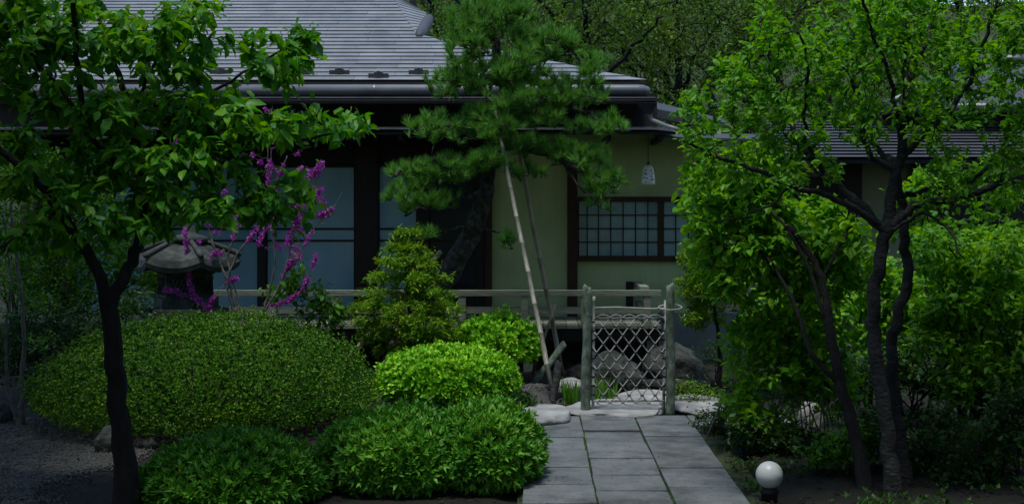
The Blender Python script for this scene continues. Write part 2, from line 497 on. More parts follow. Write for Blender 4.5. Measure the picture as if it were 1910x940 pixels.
def leaves_on(sk, per, size, spread=0.03, rmax=0.006, up=0.9, droop=0.25, only=None, sjit=0.3, along=0.6):
    """leaves on thin twigs: position, axis, normal, size"""
    ids = np.array([i for i in range(len(sk.par)) if sk.r[i] <= rmax and sk.par[i] >= 0] if only is None else only)
    ids = np.repeat(ids, per) if isinstance(per, int) else rng.choice(ids, int(per * len(ids)))
    base = sk.p[ids]; par = np.array(sk.par)[ids]
    tw = unit(base - sk.p[par])
    n = len(ids)
    pos = base + (sk.p[par] - base) * rng.random((n, 1)) + rng.normal(0, spread, (n, 3))
    X = rng.normal(0, 1, (n, 3)); X[:, 2] *= 0.45
    X = unit(X) + tw * along; X[:, 2] -= droop
    N = rng.normal(0, 0.45, (n, 3)); N[:, 2] += up
    S = size * (1 + sjit * rng.normal(0, 1, n)).clip(0.45, 1.7)
    return pos, unit(X), unit(N), S

def leafy(root, tpl, data, mat, n_obj=0, crown='crown'):
    pos, X, N, S = data
    if n_obj:
        vis = in_view(pos)
        score = np.where(vis, S / pos[:, 1], -1)
        o = np.argsort(-score)
        # spread over the largest third that faces the camera side
        front = [i for i in o if score[i] > 0]
        front.sort(key=lambda i: pos[i, 1] - 2.0 * S[i])
        pick = np.array(front[:n_obj])
        scatter_objects('leaf', tpl, pos[pick], X[pick], N[pick], S[pick], mat, root)
        keep = np.ones(len(pos), bool); keep[pick] = False
        pos, X, N, S = pos[keep], X[keep], N[keep], S[keep]
    return scatter(crown, tpl, pos, X, N, S, mat, root)

def dome_surface(n, c, rx, ry, h, zc, e=2.2, lump=0.05, lowz=-0.8, seed=0.0, zbot=None):
    """points and normals on a lumpy clipped dome; zc is the height of its widest level"""
    u = rng.normal(0, 1, (n * 2, 3)); u = unit(u); u = u[u[:, 2] > lowz][:n]
    r = (np.abs(u) ** e).sum(1) ** (-1 / e)
    lum = np.array([noise.noise(Vector((a[0] * 2.6 + seed, a[1] * 2.6, a[2] * 2.6))) + 0.5 * noise.noise(Vector((a[0] * 7 + seed, a[1] * 7, a[2] * 7))) for a in u])
    lum = lum + np.array([0.7 * noise.noise(Vector((a[0] * rx * 13 + seed, a[1] * ry * 13, a[2] * h * 13 + 4))) for a in u])
    r = r * (1 + lump * lum)
    zr = np.where(u[:, 2] > 0, h - zc, zc * 0.95 if zbot is None else zc - zbot)
    pos = np.stack([c[0] + u[:, 0] * r * rx, c[1] + u[:, 1] * r * ry, zc + u[:, 2] * r * zr], 1)
    nr = np.stack([np.sign(u[:, 0]) * np.abs(u[:, 0]) ** (e-1) / rx, np.sign(u[:, 1]) * np.abs(u[:, 1]) ** (e-1) / ry, np.sign(u[:, 2]) * np.abs(u[:, 2]) ** (e-1) / zr], 1)
    return pos, unit(nr)

def sprigs(pos, nr, k, size, flare=0.9, up=0.35, jit=0.02, sj=0.25):
    """k leaves round every shoot"""
    n = len(pos)
    ax = nr + rng.normal(0, 0.25, (n, 3)); ax[:, 2] += up; ax = unit(ax)
    t1 = unit(np.cross(ax, rng.normal(0, 1, (n, 3)))); t2 = np.cross(ax, t1)
    a = (np.arange(k) / k * 2 * math.pi)[None] + rng.random((n, k)) * 1.2
    fl = flare * (0.35 + 0.85 * rng.random((n, k)))
    X = ax[:, None] + fl[..., None] * (np.cos(a)[..., None] * t1[:, None] + np.sin(a)[..., None] * t2[:, None])
    N = ax[:, None] * 1.0 - 0.5 * (np.cos(a)[..., None] * t1[:, None] + np.sin(a)[..., None] * t2[:, None])
    Pn = np.repeat((pos + rng.normal(0, jit, (n, 3)))[:, None], k, 1) + X * size * 0.15
    S = size * (1 + sj * rng.normal(0, 1, (n, k))).clip(0.5, 1.6)
    return Pn.reshape(-1, 3), X.reshape(-1, 3), N.reshape(-1, 3), S.reshape(-1)

def cat4(*ds):
    return tuple(np.concatenate([d[i] for d in ds]) for i in range(4))

def clipped_bush(name, c, rx, ry, h, zc, label, cat, mat, n, k, size, tpl=LEAFS, e=2.2, lump=0.05, stems=26, seed=0., lowz=-0.75,
                 up=0.35, flare=0.9, bark='bark', group=None, zbot=None, inner=0.8):
    root = thing(name, (c[0], c[1], 0), label, cat, group)
    p1, n1 = dome_surface(n, c, rx, ry, h, zc, e, lump, lowz, seed, zbot)
    d = [sprigs(p1, n1, k, size, flare, up)]
    for f, share in ((0.9, 0.5), (0.8, 0.4), (0.64, 0.25)):
        p2, n2 = dome_surface(int(n * share * inner), c, rx * f, ry * f, zc + (h - zc) * f, zc, e, lump, lowz, seed, zbot)
        d.append(sprigs(p2, n2, k, size * 1.15, flare * 1.2, up * 0.5, 0.03))
    # stray shoots standing proud of the clipped outline
    ps, ns = dome_surface(max(12, n // 45), c, rx * 1.02, ry * 1.02, zc + (h - zc) * 1.02, zc, e, lump, 0.0, seed, zbot)
    for q in range(3): d.append(sprigs(ps + (ns * .3 + [0, 0, .8]) * (.018 * (q + 1)) * (.4 + rng.random((len(ps), 1))), ns, 4, size * (.95 - .12 * q), flare * .8, up + .3, .004))
    crown_d = cat4(*d)
    keep = crown_d[0][:, 2] > 0.015
    scatter('foliage', tpl, *(x[keep] for x in crown_d), M[mat], root)
    mb = MB()
    for i in range(stems):
        a = random.random() * 2 * math.pi; q = 0.25 + 0.6 * random.random()
        b0 = Vector((c[0] + math.cos(a) * rx * 0.16 * random.random(), c[1] + math.sin(a) * ry * 0.16, -0.02))
        b2 = Vector((c[0] + math.cos(a) * rx * q, c[1] + math.sin(a) * ry * q, zc + (h - zc) * (0.75 - 0.5 * q)))
        b1 = b0.lerp(b2, 0.5) + Vector((math.cos(a) * .04, math.sin(a) * .04, -.06))
        pts = [b0, b0.lerp(b1, .6), b1, b1.lerp(b2, .5) + Vector((random.gauss(0, .02), random.gauss(0, .02), 0)), b2]
        mb.tube(pts, [.011, .009, .008, .006, .004], 5)
    mb.build('stem', M[bark], root, True)
    return root

# ================================================================== SETTING
g = MB()
nx, ny = 90, 90
def ground_z(x, y):
    z = 0.015 * noise.noise(Vector((x * .9, y * .9, 0)))
    if y > 22: z += (y - 22) * 0.12
    return z
xs = [-150 + 300 * (i / nx) for i in range(nx + 1)]
xs = sorted(set([-150, -80, -40, -25, -15, -10] + [-8 + 0.25 * i for i in range(65)] + [10, 15, 25, 40, 80, 150]))
ys = sorted(set([-60, -30, -15, -8, -4, 0, 2, 4] + [5 + 0.25 * i for i in range(60)] + [21, 22, 24, 27, 30, 35, 45, 60, 90, 140]))
gv = [(x, y, ground_z(x, y) - (0.06 if -.1 < x < 1.3 and 2 < y < 10.3 else 0)) for y in ys for x in xs]
gf = []
W = len(xs)
for j in range(len(ys) - 1):
    for i in range(W - 1):
        gf.append((j*W+i, j*W+i+1, (j+1)*W+i+1, (j+1)*W+i))
g.add(gv, gf)
tag(g.build('ground', M['soil'], None, True), 'dark mossy soil of the garden beds', kind='structure')

# hillside behind the house
hmb = MB()
hx = [-60 + 4 * i for i in range(31)]; hy = [26, 28, 31, 35, 40, 46, 54, 64]
hv = []
for y in hy:
    for x in hx:
        hv.append((x, y, (y - 26) * 0.42 - 0.3 + 0.9 * noise.noise(Vector((x * .12, y * .12, 3))) + (0.0 if x < 6 else -0.10 * (y - 26) * min(1, (x - 6) / 8))))
W2 = len(hx)
hmb.add(hv, [(j*W2+i, j*W2+i+1, (j+1)*W2+i+1, (j+1)*W2+i) for j in range(len(hy)-1) for i in range(W2-1)])
tag(hmb.build('hill', M['hill'], None, True), 'overgrown green hillside rising behind the house', kind='structure')

# gravel strip on the left with pebbles
gm = MB()
n = 14
edge = [(-2.62 - 0.18 * math.sin(i * 1.1) - 0.10 * i / n, 5.2 + 5.2 * i / n) for i in range(n + 1)]
edge = [(float(np.interp(y_, [q[1] for q in edge], [q[0] for q in edge])) + .05 * noise.noise(Vector((y_ * 4, 0, 7))), float(y_)) for y_ in np.linspace(5.2, 10.4, 70)]
MX = 36
vsg = [(-7.5 + (x - -7.5) * k / MX, y, ground_z(-7.5 + (x + 7.5) * k / MX, y) + .006 * (1 if k < MX else -1.5)) for x, y in edge for k in range(MX + 1)]
gm.add(vsg, [(r_ * (MX + 1) + k, r_ * (MX + 1) + k + 1, (r_ + 1) * (MX + 1) + k + 1, (r_ + 1) * (MX + 1) + k) for r_ in range(len(edge) - 1) for k in range(MX)])
gp = tag(gm.build('gravel_path', M['gravel'], None), 'grey gravel strip in deep shade', kind='structure')
OCT = (np.array([(1,0,0),(0,.8,0),(-.9,0,0),(0,-.85,0),(0,0,.6),(0,0,-.5)], float), np.array([(0,1,4),(1,2,4),(2,3,4),(3,0,4),(1,0,5),(2,1,5),(3,2,5),(0,3,5)]))
npb = 9000
pp = np.stack([rng.uniform(-4.3, -2.55, npb), rng.uniform(6.9, 10.4, npb), np.full(npb, 0.026)], 1)
pp = pp[pp[:, 0] < np.interp(pp[:, 1], [q[1] for q in edge], [q[0] for q in edge]) + np.abs(rng.normal(0, .09, npb))]; npb = len(pp)
pp[:, 2] = [ground_z(q[0], q[1]) + .008 for q in pp]
scatter('gravel', OCT, pp, rng.normal(0, 1, (npb, 3)), rng.normal(0, .3, (npb, 3)) + [0, 0, 1], rng.uniform(.006, .014, npb), M['pebble'], gp)

# stone path: slabs laid in three columns, a branch to the right at the gate
pm = MB(); pm.box(-0.12, 1.30, 2.0, 10.42, -0.05, -0.006)
pm.box(1.302, 1.95, 9.75, 10.36, -0.05, -0.006)
path = tag(pm.build('path', M['joint'], None), 'mossy bed of the paved garden path', kind='structure')
cols_x = [(-0.086, 0.312), (0.322, 0.728), (0.738, 1.135)]
starts = [10.35, 10.385, 10.37]
breaks = [[10.33, 9.80, 9.32, 8.80, 8.24, 7.72, 7.2, 6.7, 6.2], [10.36, 10.12, 9.60, 9.08, 8.51, 8.0, 7.55, 7.0, 6.5], [10.35, 9.85, 9.34, 8.74, 8.19, 7.62, 7.1, 6.6, 6.1]]
def slab(x0, x1, y0, y1):
    s_ = MB(); z = 0.034 + random.uniform(-.006, .006); t = [random.uniform(-.003, .003) for _ in range(4)]
    j = [random.uniform(-.004, .004) for _ in range(8)]
    s_.hexa([(x0+j[0], y0+j[1], -.04), (x1+j[2], y0+j[3], -.04), (x1+j[4], y1+j[5], -.04), (x0+j[6], y1+j[7], -.04),
             (x0+j[0], y0+j[1], z+t[0]), (x1+j[2], y0+j[3], z+t[1]), (x1+j[4], y1+j[5], z+t[2]), (x0+j[6], y1+j[7], z+t[3])])
    s_.build('slab', M['slab'], path, False, 0.005)
for (x0, x1), br in zip(cols_x, breaks):
    for a, b_ in zip(br[:-1], br[1:]): slab(x0, x1, b_ + 0.012, a - 0.012)
slab(1.145, 1.54, 9.98, 10.37); slab(1.55, 1.93, 9.98, 10.36)
slab(1.145, 1.54, 9.76, 9.97)

# ================================================================== HOUSE
YW, YV, YE = 14.6, 13.4, 13.9      # wall plane, veranda edge, main eave
house = thing('house', (-1.5, YW, 0), 'low wooden house with grey stepped roof and olive plaster wall behind the garden', 'house')
def hp(name, mb, mat, parent=None, bevel=0, smooth=False): return mb.build(name, M[mat], parent or house, smooth, bevel)
def wx(px): return (px - PX0) / FPX * YW
def wz(py): return CAM_H - (py - PY0) / FPX * YW
FL = 0.466
XL = -6.0
# walls
pl = MB(); pl.box(wx(916), wx(1345), YW, YW + .12, FL - .06, 2.5); hp('wall', pl, 'plaster')
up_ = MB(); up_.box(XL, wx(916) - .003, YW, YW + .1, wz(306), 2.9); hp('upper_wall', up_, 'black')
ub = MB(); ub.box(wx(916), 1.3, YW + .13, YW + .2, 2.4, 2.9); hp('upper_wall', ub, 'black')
sp_ = MB(); sp_.hexa([(1.22, 13.62, 2.345), (2.4, 13.62, 2.30), (2.4, YW + .1, 2.42), (1.22, YW + .1, 2.45), (1.22, 13.62, 2.365), (2.4, 13.62, 2.33), (2.4, YW + .1, 2.45), (1.22, YW + .1, 2.475)]); hp('added_shade_roof', sp_, 'darkmetal')  # added roof strip that keeps light off the right end of the wall
bk = MB(); bk.box(XL, wx(916), YW + .9, YW + .98, FL - .06, 2.9); hp('inner_wall', bk, 'wood_dark')
fd = MB(); fd.box(XL, 1.3, YW - .05, YW + .1, -.05, FL - .08); hp('underfloor_wall', fd, 'wood_dark')
fo = MB(); fo.box(1.302, wx(1400), YW - .06, YW + .1, -.05, wz(583)); hp('foundation', fo, 'concrete')
# pillars
for a, b_, mt in ((484, 496, 'wood_dark'), (664, 705, 'wood_dark'), (780, 800, 'wood_dark'), (888, 903, 'wood_dark'), (905, 918, 'wood_brown'), (1058, 1077, 'wood_brown'), (300, 318, 'wood_dark'), (120, 140, 'wood_dark'), (1300, 1318, 'wood_brown')):
    s_ = MB(); s_.box(wx(a), wx(b_), YW - .055, YW + .06, FL, 2.62 if mt == 'wood_dark' else wz(300)); hp('pillar', s_, mt, bevel=.004)
# sliding doors of papered glass
def sliding_door(x0, x1, dark=False):
    f = MB(); z0, z1 = FL + .01, wz(308); w = .022
    f.box(x0, x0 + w, YW - .02, YW + .015, z0, z1); f.box(x1 - w, x1, YW - .02, YW + .015, z0, z1)
    f.box(x0 + w, x1 - w, YW - .02, YW + .015, z1 - .03, z1); f.box(x0 + w, x1 - w, YW - .02, YW + .015, z0, z0 + .05)
    d = hp('sliding_door', f, 'wood_dark')
    bars = [wz(427), wz(449)]
    for z in bars:
        bb = MB(); bb.box(x0 + w, x1 - w, YW - .016, YW + .012, z - .011, z + .011); hp('crossbar', bb, 'wood_dark', d)
    zz = [z0 + .05] + sorted(bars) + [z1 - .03]
    for i in range(3):
        a = zz[i] + (0.011 if i else 0); b_ = zz[i + 1] - (0.011 if i < 2 else 0)
        p_ = MB(); p_.box(x0 + w, x1 - w, YW - .004, YW + .004, a, b_); hp('pane', p_, 'dark_glass' if dark else 'paper_glass', d)
for a, b_, dk in ((140, 300, 0), (318, 484, 0), (496, 664, 0), (705, 780, 0), (800, 888, 1)):
    sliding_door(wx(a), wx(b_), dk)
# curtain behind the dark opening
cu = MB(); nn = 24
cv = []
for i in range(nn + 1):
    x = wx(802) + (wx(858) - wx(802)) * i / nn
    cv += [(x, YW + .10 + .025 * math.sin(i * 1.9), FL + .05), (x, YW + .10 + .02 * math.sin(i * 1.9 + .4), 2.0)]
cu.add(cv, [(2*i, 2*i+2, 2*i+3, 2*i+1) for i in range(nn)])
hp('curtain', cu, 'curtain', smooth=True)
# lattice window
fx0, fx1, fz0, fz1 = wx(1078), wx(1300), wz(487), wz(367)
fr = MB(); fr.box(fx0, fx1, YW - .05, YW + .02, fz1 - .055, fz1); fr.box(fx0, fx1, YW - .06, YW + .02, fz0, fz0 + .06)
lw = hp('lattice_window', fr, 'wood_brown', bevel=.003)
s_ = MB(); s_.box(fx0, fx0 + .012, YW - .04, YW - .001, fz0 + .06, fz1 - .055); hp('frame', s_, 'wood_dark', lw)
s_ = MB(); s_.box(wx(1226), wx(1238), YW - .045, YW - .001, fz0 + .06, fz1 - .055); hp('frame', s_, 'wood_brown', lw)
za, zb = fz0 + .06, fz1 - .055
cols_w = [wx(1078) + .012 + k * (wx(1226) - wx(1078) - .012) / 6.5 for k in range(8)]
cols_w = [wx(v) for v in (1095, 1116, 1139, 1162, 1185, 1208)]
cols_r = [wx(v) for v in (1260, 1284)]
rows_w = [za + (zb - za) * k / 4 for k in (1, 2, 3)]
for x in cols_w + cols_r:
    s_ = MB(); s_.box(x - .006, x + .006, YW - .03, YW - .012, za, zb); hp('muntin', s_, 'black', lw)
for z in rows_w:
    for (a, b_) in ((fx0 + .012, wx(1226)), (wx(1238), fx1)):
        s_ = MB(); s_.box(a, b_, YW - .027, YW - .015, z - .006, z + .006); hp('muntin', s_, 'black', lw)
xe = [fx0 + .012] + cols_w + [wx(1226)]; xr = [wx(1238)] + cols_r + [fx1]
for E in (xe, xr):
    for i in range(len(E) - 1):
        zz = [za] + rows_w + [zb]
        for j in range(4):
            s_ = MB(); s_.box(E[i], E[i+1] - .001, YW - .010, YW - .004, zz[j], zz[j+1] - .001)
            hp('pane', s_, 'window_paper', lw)
# curtain rod seen behind the panes, thin board line
# pent roof over the veranda
def row_panels(parent, y0, z0, slope, rows, dy, xl, xr_fn, length, mat, lift, thick, name, offs=0.5, xstart=None):
    for r in range(rows):
        ya, yb = y0 + r * dy, y0 + (r + 1) * dy
        x = (xstart if xstart is not None else xl) - random.random() * 0.12 - (length * offs if r % 2 else 0)
        while True:
            xn = x + length
            ra, rb = xr_fn(ya), xr_fn(yb)
            x0a = max(x, xl); 
            if x0a >= max(ra, rb): break
            xa1 = min(xn - .003, ra); xb1 = min(xn - .003, rb)
            if xa1 > x0a + .02:
                xb1 = max(xb1, x0a + .001)
                za_ = z0 + (ya - y0) * slope; zb_ = z0 + (yb - y0) * slope
                l_ = lift + random.uniform(-.0015, .0015)
                s_ = MB()
                s_.hexa([(x0a, ya, za_ + l_), (xa1, ya, za_ + l_), (xb1, yb + .012, zb_ + .006), (x0a, yb + .012, zb_ + .006),
                         (x0a, ya, za_ + l_ + thick), (xa1, ya, za_ + l_ + thick), (xb1, yb + .012, zb_ + .006 + thick), (x0a, yb + .012, zb_ + .006 + thick)])
                hp(name, s_, mat, parent)
            x = xn
            if x > max(ra, rb): break
pe = MB(); zA = CAM_H + 149 / FPX * 13.55; sl = 0.10
pe.hexa([(XL, 13.56, zA - .03), (1.385, 13.56, zA - .03), (1.385, YW, zA + .1), (XL, YW, zA + .1), (XL, 13.56, zA), (1.385, 13.56, zA), (1.385, YW, zA + .1 + .012), (XL, YW, zA + .112)])
pent = hp('pent_roof', pe, 'wood_dark')
row_panels(pent, 13.53, zA + .004, sl, 3, .30, XL, lambda y: 1.40 - (y - 13.53) * .35, 1.3, 'roof', .018, .006, 'shingle')
for k in range(14):
    s_ = MB(); x = XL + .35 + k * .53
    s_.box(x - .025, x + .025, 13.6, YW, zA - .085, zA - .032); hp('rafter', s_, 'wood_dark')
# main roof
T = 0.526; ZE = 2.95
def xhip(y):
    if y <= 15.1: return 1.13 + (-1.36 - 1.13) * (y - YE) / 1.2
    return -1.377 + (-1.76 + 1.377) * (y - 15.1) / 1.1
YR = 17.4
rz = lambda y: ZE + T * (y - YE)
rf = MB()
rf.add([(XL, YE, ZE - .012), (1.13, YE, ZE - .012), (-1.36, 15.1, rz(15.1) - .012), (-2.17, YR, rz(YR) - .012), (XL, YR, rz(YR) - .012),
        (XL, YE, ZE - .08), (1.13, YE, ZE - .08), (-1.36, 15.1, rz(15.1) - .08), (-2.17, YR, rz(YR) - .08), (XL, YR, rz(YR) - .08)],
       [(0,1,2,4), (2,3,4), (5,9,7,6), (7,9,8), (0,5,6,1), (1,6,7,2), (2,7,8,3), (3,8,9,4), (4,9,5,0)])
roof = hp('roof', rf, 'roof_under')
es = MB(); es.add([(1.13, YE, ZE - .01), (1.13, 20, ZE - .01), (-1.36, 20, rz(15.1) - .01), (-1.36, 15.1, rz(15.1) - .01)], [(0, 1, 2, 3)])
hp('end_slope', es, 'roof')
gw = MB(); gw.add([(-1.62, 15.15, rz(15.1) - .05), (-1.62, 20, rz(15.1) - .05), (-1.62, YR, rz(YR) - .3)], [(0, 1, 2)]); hp('gable_wall', gw, 'wood_dark')
row_panels(roof, YE + .005, ZE, T, 34, .1005, XL, xhip, .82, 'roof', .015, .006, 'shingle')
# swept verge band on the gable: rows turn down to the rolled edge
def crease(y): return Vector((xhip(y), y, rz(y)))
def verge(y):
    if y <= 16.0:
        return P(778, 62, 15.1).lerp(P(797, 27, 16.0), (y - 15.1) / .9)
    return P(797, 27, 16.0).lerp(P(738, -3, 17.0), (y - 16.0) / 1.0)
y = 15.13
r = 0
while y < 17.2:
    a0, a1 = crease(y), verge(y); b0, b1 = crease(y + .1005), verge(y + .1005)
    if (a1 - a0).length > .01:
        u1, u2 = Vector((0, 0, .015)), Vector((0, 0, .006)); tt = Vector((0, 0, .005))
        s_ = MB(); s_.hexa([a0 + u1, a1 + u1, b1 + u2, b0 + u2, a0 + u1 + tt, a1 + u1 + tt, b1 + u2 + tt, b0 + u2 + tt])
        hp('shingle', s_, 'roof', roof)
    y += .1005
vb = MB(); vq = [15.1, 15.4, 15.8, 16.2, 16.7, 17.2]
vb.add([tuple(crease(q) - Vector((0, 0, .012))) for q in vq] + [tuple(verge(q) - Vector((0, 0, .012))) for q in vq], [(i, i + 6, i + 7, i + 1) for i in range(5)])
hp('verge_board', vb, 'roof_under')
vt = MB()
pts = [verge(15.06 + .1 * i) + Vector((.03, -.03, -.045)) for i in range(11)]
vt.tube(pts, [.035, .06, .068] + [.07] * 5 + [.065, .05, .02], 14); hp('verge_roll', vt, 'annex_roof', roof, smooth=True)
for q in range(11):
    c_ = verge(15.1 + .2 * q) + Vector((.035, -.03, -.02))
# eave roll with rounded end
er = MB(); zr_ = CAM_H + 226 / FPX * (YE - .02)
er.tube([(XL, YE - .02, zr_), (1.02, YE - .02, zr_), (1.08, YE - .018, zr_), (1.125, YE - .005, zr_ - .004), (1.14, YE + .02, zr_ - .01)], [.062, .062, .058, .045, .02], 16)
hp('eave_roll', er, 'rollmetal', roof, smooth=True)
for x in (-5.1, -3.4, -1.7, 0.0):
    s_ = MB(); s_.tube([(x - .008, YE - .02, zr_), (x + .008, YE - .02, zr_)], .0645, 16); hp('seam', s_, 'rollmetal', roof, smooth=False)
# gutter
gz = CAM_H + 212 / FPX * (YE - .1)
gu = MB()
prof = [(.0, 0), (-.005, -.03), (.02, -.055), (.06, -.06), (.095, -.04), (.1, 0)]
vs_ = []
for x in (XL, 1.20):
    vs_ += [(x, YE - .12 + p_[0], gz + p_[1]) for p_ in prof]
gu.add(vs_, [(i, i + 1, i + 7, i + 6) for i in range(5)] + [(0, 1, 2, 3, 4, 5), (11, 10, 9, 8, 7, 6)])
hp('gutter', gu, 'black')
gl_ = MB(); gl_.box(XL, 1.20, YE - .127, YE - .1205, gz - .001, gz + .006); hp('gutter_lip', gl_, 'steel')
gb = MB(); x0 = 1.06
gb.hexa([(x0 + .03, YE - .09, gz - .16), (1.17, YE - .09, gz - .16), (1.17, YE + .02, gz - .16), (x0 + .03, YE + .02, gz - .16), (x0 - .05, YE - .128, gz - .05), (1.215, YE - .128, gz - .05), (1.215, YE + .04, gz - .05), (x0 - .05, YE + .04, gz - .05)])
hp('rainwater_head', gb, 'black', bevel=.004)
dsp = MB(); dsp.tube([P(1212, 205, YE - .03), P(1212, 218, YE - .03), P(1216, 224, YE - .06), P(1240, 234, 13.68), P(1268, 243, 13.5)], [.021] * 5, 10)
hp('downspout', dsp, 'rollmetal', smooth=True)
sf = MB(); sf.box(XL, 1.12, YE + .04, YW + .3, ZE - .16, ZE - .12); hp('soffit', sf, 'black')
# snow guards
for (px, py) in ((487, 139), (560, 136), (633, 135), (706, 141), (781, 135), (410, 134), (870, 140)):
    k = (395 - py) / FPX
    Yg = (ZE - T * YE - CAM_H + .03) / (k - T)
    c_ = P(px, py, Yg)
    s_ = MB(); s_.box(c_.x - .105, c_.x + .105, c_.y - .02, c_.y + .02, c_.z - .028, c_.z + .02)
    s_.box(c_.x - .045, c_.x + .045, c_.y - .028, c_.y + .03, c_.z - .035, c_.z + .034)
    s_.box(c_.x - .018, c_.x + .018, c_.y - .034, c_.y + .034, c_.z - .03, c_.z + .044)
    s_.box(c_.x - .012, c_.x + .012, c_.y - .02, c_.y + .12, c_.z - .04, c_.z - .026)
    hp('snow_guard', s_, 'darkmetal', roof, bevel=.004)
# side roof stub behind the gutter
sr = MB(); a = P(1222, 203, 15.2); b_ = P(1300, 222, 15.2)
sr.hexa([a + Vector((0, 0, -.1)), b_ + Vector((0.4, 0, -.16)), b_ + Vector((.4, 1.2, -.1)), a + Vector((0, 1.2, .0)), a, b_ + Vector((.4, 0, -.06)), b_ + Vector((.4, 1.2, .1)), a + Vector((0, 1.2, .2))])
hp('side_roof', sr, 'darkmetal')
# veranda
ve = MB(); ve.box(-4.2, 1.23, YV + .03, YV + .12, FL - .16, FL - .036)
ver = hp('veranda', ve, 'wood_dark')
x = -4.2
while x < 1.2:
    w = .118
    s_ = MB(); s_.box(x, x + w - .006, YV + random.uniform(-.004, .004), YW - .06, FL - .034, FL + random.uniform(-.002, .002)); hp('plank', s_, 'deck', ver)
    x += w
for px in (985, 560, 760, 1215):
    X_ = (px - PX0) / FPX * 13.5
    s_ = MB(); s_.box(X_ - .045, X_ + .045, 13.46, 13.55, -.05, FL - .16); hp('floor_post', s_, 'wood_grey', ver)
# railing
rx_ = lambda px: (px - PX0) / FPX * 13.46
zz = lambda py: CAM_H - (py - PY0) / FPX * 13.46
rl = MB(); rl.box(-4.1, rx_(1233), 13.42, 13.50, zz(552), zz(541))
rail = hp('railing', rl, 'wood_grey', bevel=.003)
s_ = MB(); s_.box(-4.1, rx_(1215), 13.445, 13.475, zz(585), zz(572)); hp('rail', s_, 'wood_grey', rail, .002)
for px in (400, 510, 625, 745, 862, 979, 1090, 1207):
    s_ = MB(); s_.box(rx_(px) - .036, rx_(px) + .036, 13.425, 13.495, FL + .001, zz(552) - .001); hp('rail_post', s_, 'wood_grey', rail, .003)
s_ = MB(); s_.box(rx_(1195), rx_(1212), 13.51, 14.5, zz(551), zz(535)); hp('rail', s_, 'wood_grey', rail, .003)
s_ = MB(); s_.box(rx_(1198), rx_(1210), 13.51, 14.5, zz(585), zz(573)); hp('rail', s_, 'wood_grey', rail, .002)
s_ = MB(); s_.box(rx_(1180), rx_(1194), 14.42, 14.53, FL + .001, zz(535)); hp('rail_post', s_, 'wood_dark', rail, .002)

# annex building on the right, behind the trees
YA = 17.0
annex = thing('annex_house', (5.2, YA, 0), 'grey roofed outbuilding half hidden behind the pale green tree', 'house')
ax = lambda px, Y=YA: (px - PX0) / FPX * Y
az = lambda py, Y=YA: CAM_H - (py - PY0) / FPX * Y
s_ = MB(); s_.box(ax(1440), ax(2150), YA, YA + .2, -.05, az(300)); hp('wall', s_, 'cream', annex)
for a, b_ in ((1565, 1606), (1700, 1720), (1440, 1460), (1830, 1852)):
    s_ = MB(); s_.box(ax(a), ax(b_), YA - .06, YA + .02, 0, az(300)); hp('pillar', s_, 'wood_dark', annex)
for a, b_ in ((1462, 1563), (1722, 1828), (1854, 2000)):
    s_ = MB(); s_.box(ax(a), ax(b_), YA - .02, YA - .004, 0.3, az(330)); hp('dark_opening_panel', s_, 'wood_dark', annex)  # flat dark panels on the wall stand in for unlit openings
ya0 = 16.0
za0 = az(297, ya0)
s_ = MB(); s_.hexa([(ax(1470, 16), ya0 + .02, za0 - .05), (6.6, ya0 + .02, za0 - .05), (6.6, 18, za0 + .55), (ax(1470, 16), 18, za0 + .55), (ax(1470, 16), ya0 + .02, za0 - .005), (6.6, ya0 + .02, za0 - .005), (6.6, 18, za0 + .595), (ax(1470, 16), 18, za0 + .595)])
aroof = hp('lower_roof', s_, 'roof_under', annex)
row_panels(aroof, ya0, za0, .3, 13, .15, ax(1470, 16), lambda y: 6.55, 1.1, 'annex_roof', .026, .006, 'shingle')
s_ = MB(); s_.box(ax(1600, 17.6), 7.2, 17.6, 17.8, za0 + .4, az(190, 17.6)); hp('upper_wall', s_, 'wood_dark', annex)
# upper roof: hip end facing left
zu = az(200, 17.2)
cxp = ax(1660, 17.2)
ur = MB()
ur.add([(cxp, 17.2, zu), (7.8, 17.2, zu), (7.8, 19.4, az(118, 19.4)), (ax(1815, 19.4), 19.4, az(118, 19.4)), (cxp, 21.5, zu), (cxp, 17.2, zu - .08), (7.8, 17.2, zu - .08), (cxp, 21.5, zu - .08)],
       [(0, 1, 2, 3), (0, 3, 4), (0, 5, 6, 1), (0, 4, 7, 5)])
uro = hp('upper_roof', ur, 'annex_roof', annex)
s_ = MB(); s_.tube([(cxp - .03, 17.2, zu - .01), (7.8, 17.2, zu - .01)], .07, 12); hp('eave_roll', s_, 'darkmetal', uro, smooth=True)
s_ = MB(); s_.tube([(cxp, 17.2, zu + .03), (ax(1815, 19.4), 19.4, az(116, 19.4))], .07, 10); hp('hip_roll', s_, 'darkmetal', uro, smooth=True)
s_ = MB(); s_.tube([(ax(1810, 19.4), 19.4, az(114, 19.4)), (7.8, 19.4, az(114, 19.4))], .1, 10); hp('ridge_roll', s_, 'darkmetal', uro, smooth=True)

